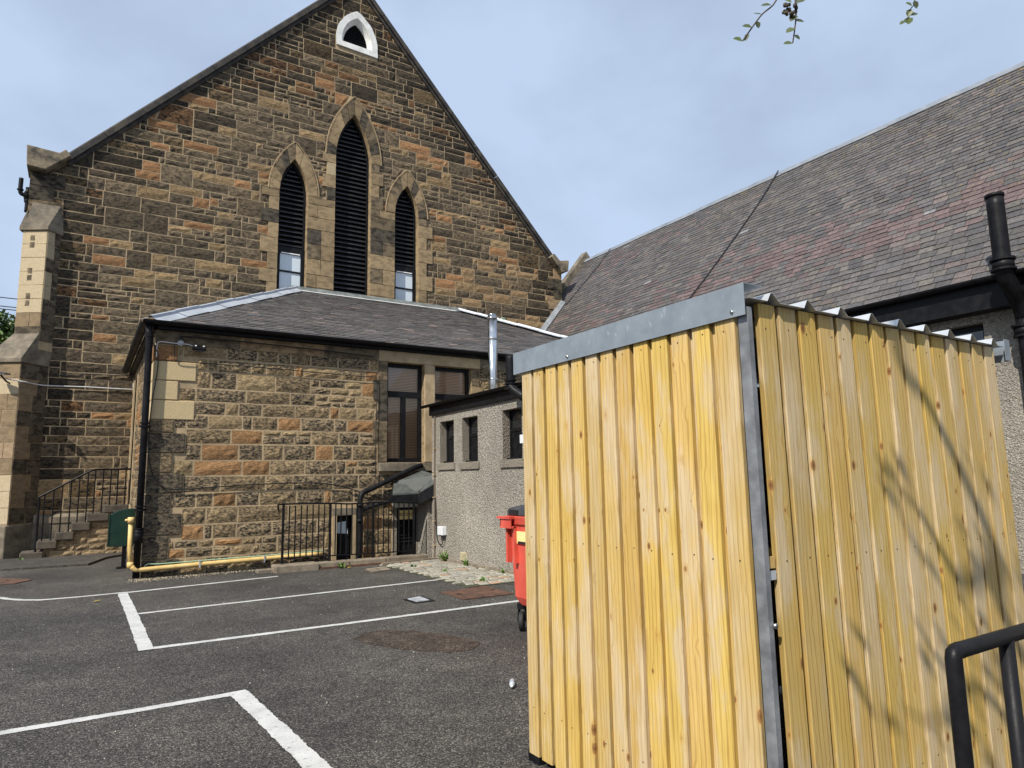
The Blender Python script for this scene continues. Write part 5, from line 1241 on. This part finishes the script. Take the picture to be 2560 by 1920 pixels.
mb = MB()
for k in range(420):
    t_ = rl.random(); x = 1.0 + 3.0 * t_ ** 2 + rl.gauss(0, .12); y = 13.95 - abs(rl.gauss(0, .22)) * (1.4 - t_); r_ = rl.uniform(.005, .017); g = rl.uniform(.6, 1.2)
    mb.add([(x - r_, y, .001), (x, y - r_, .001), (x + r_, y + r_ * .3, .001), (x, y + r_, .001), (x + r_ * .2, y, r_ * 1.1)], [(0, 1, 4), (1, 2, 4), (2, 3, 4), (3, 0, 4)], (.40 * g, .33 * g, .23 * g, 0))
for k in range(260):
    x = rl.uniform(-.6, 6.2); y = rl.uniform(4.2, 13.2); r_ = rl.uniform(.004, .010); g = rl.uniform(.5, 1.3)
    mb.add([(x - r_, y, .001), (x, y - r_, .001), (x + r_, y + r_ * .3, .001), (x, y + r_, .001), (x + r_ * .2, y, r_ * 1.1)], [(0, 1, 4), (1, 2, 4), (2, 3, 4), (3, 0, 4)], (.38 * g, .34 * g, .28 * g, 0))
mb.build('grit', 'sett', None, label='loose sandy grit scattered on the tarmac', cat='grit', kind='stuff')
# ================================================================== TREES
def leaf_cloud(mb, c, r, n, ln, rnd_, lo_=.6, hi_=1.5):
    for k in range(n):
        v_ = Vector((rnd_.gauss(0, 1), rnd_.gauss(0, 1), rnd_.gauss(0, 1))); v_ = v_.normalized() * (r * rnd_.uniform(.3, 1) ** .5)
        g = rnd_.uniform(lo_, hi_); leaf_quad(mb, Vector(c) + v_, Vector((rnd_.uniform(-1, 1), rnd_.uniform(-1, 1), rnd_.uniform(-.8, .6))), (rnd_.uniform(-.5, .5), rnd_.uniform(-.5, .5), 1), ln * rnd_.uniform(.7, 1.3), ln * .6, (g, g, g, 0))
ft = thing('far_tree', 'green leafy tree far behind the church corner', 'tree', (-6, 45, 0))
tb('trunk', 'bark', ft, [(-6, 45, 0), (-6.1, 45, 3), (-5.9, 45, 6), (-5.8, 45, 8)], [.35, .28, .2, .1], 10)
mb = MB()
for k in range(80):
    a = rl.uniform(0, 6.28); rr = rl.uniform(.5, 2.3); zc = rl.uniform(5, 10.5); rr *= math.sin(math.pi * (zc - 3.6) / 8.2) ** .5
    leaf_cloud(mb, (-4.5 + rr * math.cos(a), 45 + rr * math.sin(a), zc), rl.uniform(.5, .85), 130, .26, rl)
mb.build('crown', 'leaf', ft)

# tree overhead: trunk behind the viewpoint, limbs reaching over the shed
OT = thing('overhanging_tree', 'tree reaching over the shed, twigs hanging at the top edge', 'tree', (.6, -3.4, 0))
S = SUN_TO
def shade_pt(x, z, t): return Vector((x, SY, z)) + S * t       # where a limb stands whose shadow reaches the shed front
tb('trunk', 'bark', OT, smooth_path([(.6, -3.4, 0), (.55, -3.3, 1.2), (.65, -3.0, 2.6), (.6, -2.6, 4.0)], 4), [.24 - .006 * i for i in range(13)], 12)
limbs = [
    ([(.6, -2.6, 3.9), (.5, -1.6, 5.0), shade_pt(4.45, .55, 5.9), shade_pt(4.25, 1.15, 5.7), shade_pt(3.95, 1.62, 5.5), shade_pt(3.66, 2.0, 5.3), shade_pt(3.45, 2.3, 5.1), (1.9, .9, 6.1), (2.9, 1.7, 5.9), (3.5, 2.15, 5.35)], .050),
    ([shade_pt(4.25, 1.15, 5.7), shade_pt(3.85, 1.05, 5.4), shade_pt(3.50, 1.42, 5.2), shade_pt(3.36, 1.5, 5.0)], .034),
    ([(.6, -2.6, 3.9), (.9, -1.5, 4.6), shade_pt(4.3, .2, 5.3), shade_pt(3.75, .55, 5.0), shade_pt(3.5, .75, 4.8), shade_pt(3.35, .95, 4.6)], .030),
    ([shade_pt(3.75, .55, 5.0), shade_pt(3.45, .45, 4.8), shade_pt(3.2, .55, 4.5)], .014),
    ([(2.9, 1.7, 5.9), (3.6, 1.6, 5.6), (4.15, 1.75, 5.1), (4.2, 1.85, 4.75)], .020),
    ([(.6, -2.6, 4.0), (-.4, -2.8, 5.4), (-1.4, -3.2, 6.6)], .09), ([(.6, -2.6, 4.0), (1.6, -3.2, 5.2), (2.6, -3.6, 6.4)], .08), ([(.6, -2.6, 4.0), (.2, -3.4, 5.6), (0, -4.2, 7.0)], .09),
]
lm = MB(); lv = MB(); rt_ = random.Random(4)
for pts, r in limbs:
    sp_ = smooth_path(pts, 5); n = len(sp_); lm.tube(sp_, [max(r * (1 - .75 * i / n), .006) for i in range(n)], 8)
def spray(c, n, r): leaf_cloud(lv, c, r, n if n > 100 else max(4, int(n * .3)), .075, rt_, .7, 1.4)
for c, n, r in ((shade_pt(3.32, 1.42, 5.0), 26, .11), (shade_pt(3.30, 1.62, 5.0), 14, .09), (shade_pt(4.3, .75, 5.8), 60, .25), (shade_pt(4.1, .35, 5.3), 70, .3), (shade_pt(3.9, .15, 5.1), 60, .28), (shade_pt(4.42, 1.25, 5.8), 40, .18), (shade_pt(2.95, .72, 4.5), 20, .12), (shade_pt(4.5, .2, 5.4), 70, .3)): spray(c, n, r)
for c in ((-1.4, -3.2, 6.6), (-.6, -2.9, 6.0), (2.6, -3.6, 6.4), (1.8, -3.3, 5.9), (0, -4.2, 7.0), (.3, -3.8, 6.4), (-.8, -4.0, 7.2), (1.4, -4.2, 7.2), (.6, -3.2, 7.6)): spray(c, 170, .7)
lm.build('limbs', 'bark', OT, smooth=True); lv.build('crown', 'leaf', OT, kind='stuff')
# the twigs that hang into view, each leaf a piece of its own
def twig(pts, r, leaves):
    o = tb('twig', 'bark', OT, smooth_path(pts, 4), r, 6)
    for c, d_, ln, wd, g in leaves:
        mb = MB(); leaf_quad(mb, c, d_, (-.5, -.6, .5), ln * 1.35, wd * 1.6, (g * .5, g * .46, g * .4, 0)); mb.build('leaf', 'leaf', o)
R_ = rt; U_ = up
def dv(x, y): return R_ * x + U_ * y
twig([(3.5, 2.15, 5.35), (3.52, 2.30, 4.75), (3.47, 2.33, 4.52), (3.40, 2.389, 4.433), (3.353, 2.432, 4.354), (3.307, 2.475, 4.271)], .0045,
     [((3.445, 2.35, 4.49), dv(-1, -.1), .050, .026, 1.0), ((3.40, 2.389, 4.433), dv(-1, .1), .042, .012, .9), ((3.375, 2.41, 4.39), dv(.2, -1), .034, .020, .7), ((3.353, 2.432, 4.354), dv(-1, 0.1), .048, .034, 1.1), ((3.335, 2.45, 4.32), dv(-.4, -1), .042, .018, .8), ((3.307, 2.475, 4.271), dv(-1, .25), .046, .036, 1.5)])
twig([(3.5, 2.15, 5.35), (3.56, 2.25, 4.7), (3.568, 2.268, 4.517), (3.578, 2.277, 4.427), (3.576, 2.293, 4.337), (3.571, 2.311, 4.253)], .0045,
     [((3.55, 2.28, 4.50), dv(-.7, .3), .06, .045, 2.0), ((3.58, 2.27, 4.50), dv(.8, .5), .055, .04, .9), ((3.578, 2.277, 4.427), dv(-.6, -.7), .042, .034, .7), ((3.577, 2.285, 4.39), dv(.9, -.1), .042, .030, .75), ((3.576, 2.293, 4.345), dv(-.9, -.5), .046, .032, 1.2), ((3.574, 2.30, 4.30), dv(.7, -.5), .034, .026, .8), ((3.571, 2.311, 4.253), dv(-1, -.1), .044, .030, 1.2)])
twig([(4.2, 1.85, 4.75), (4.194, 1.873, 4.503), (4.177, 1.893, 4.45), (4.172, 1.903, 4.408), (4.153, 1.92, 4.379)], .003,
     [((4.19, 1.875, 4.50), dv(.3, -1), .040, .024, .9), ((4.182, 1.885, 4.465), dv(-.9, .4), .036, .028, 1.3), ((4.177, 1.893, 4.45), dv(-.4, -1), .040, .024, 1.2), ((4.172, 1.903, 4.408), dv(1, .25), .040, .030, .6), ((4.165, 1.91, 4.40), dv(.1, -.8), .034, .034, 1.9), ((4.153, 1.92, 4.379), dv(-.8, -.6), .034, .018, .9)])
bm_ = MB()
for k in range(16):
    c_ = Vector((3.545, 2.29, 4.455)) + dv(rt_.uniform(-.045, .04), rt_.uniform(-.03, .03)) + fwd * rt_.uniform(-.02, .02); s_ = rt_.uniform(.008, .014)
    bm_.tube([c_ - Vector((0, 0, s_)), c_ - Vector((0, 0, s_ * .6)), c_ + Vector((0, 0, s_ * .6)), c_ + Vector((0, 0, s_))], [s_ * .4, s_, s_, s_ * .4], 6)
bm_.build('seed_cluster', 'bark', OT, kind='stuff')
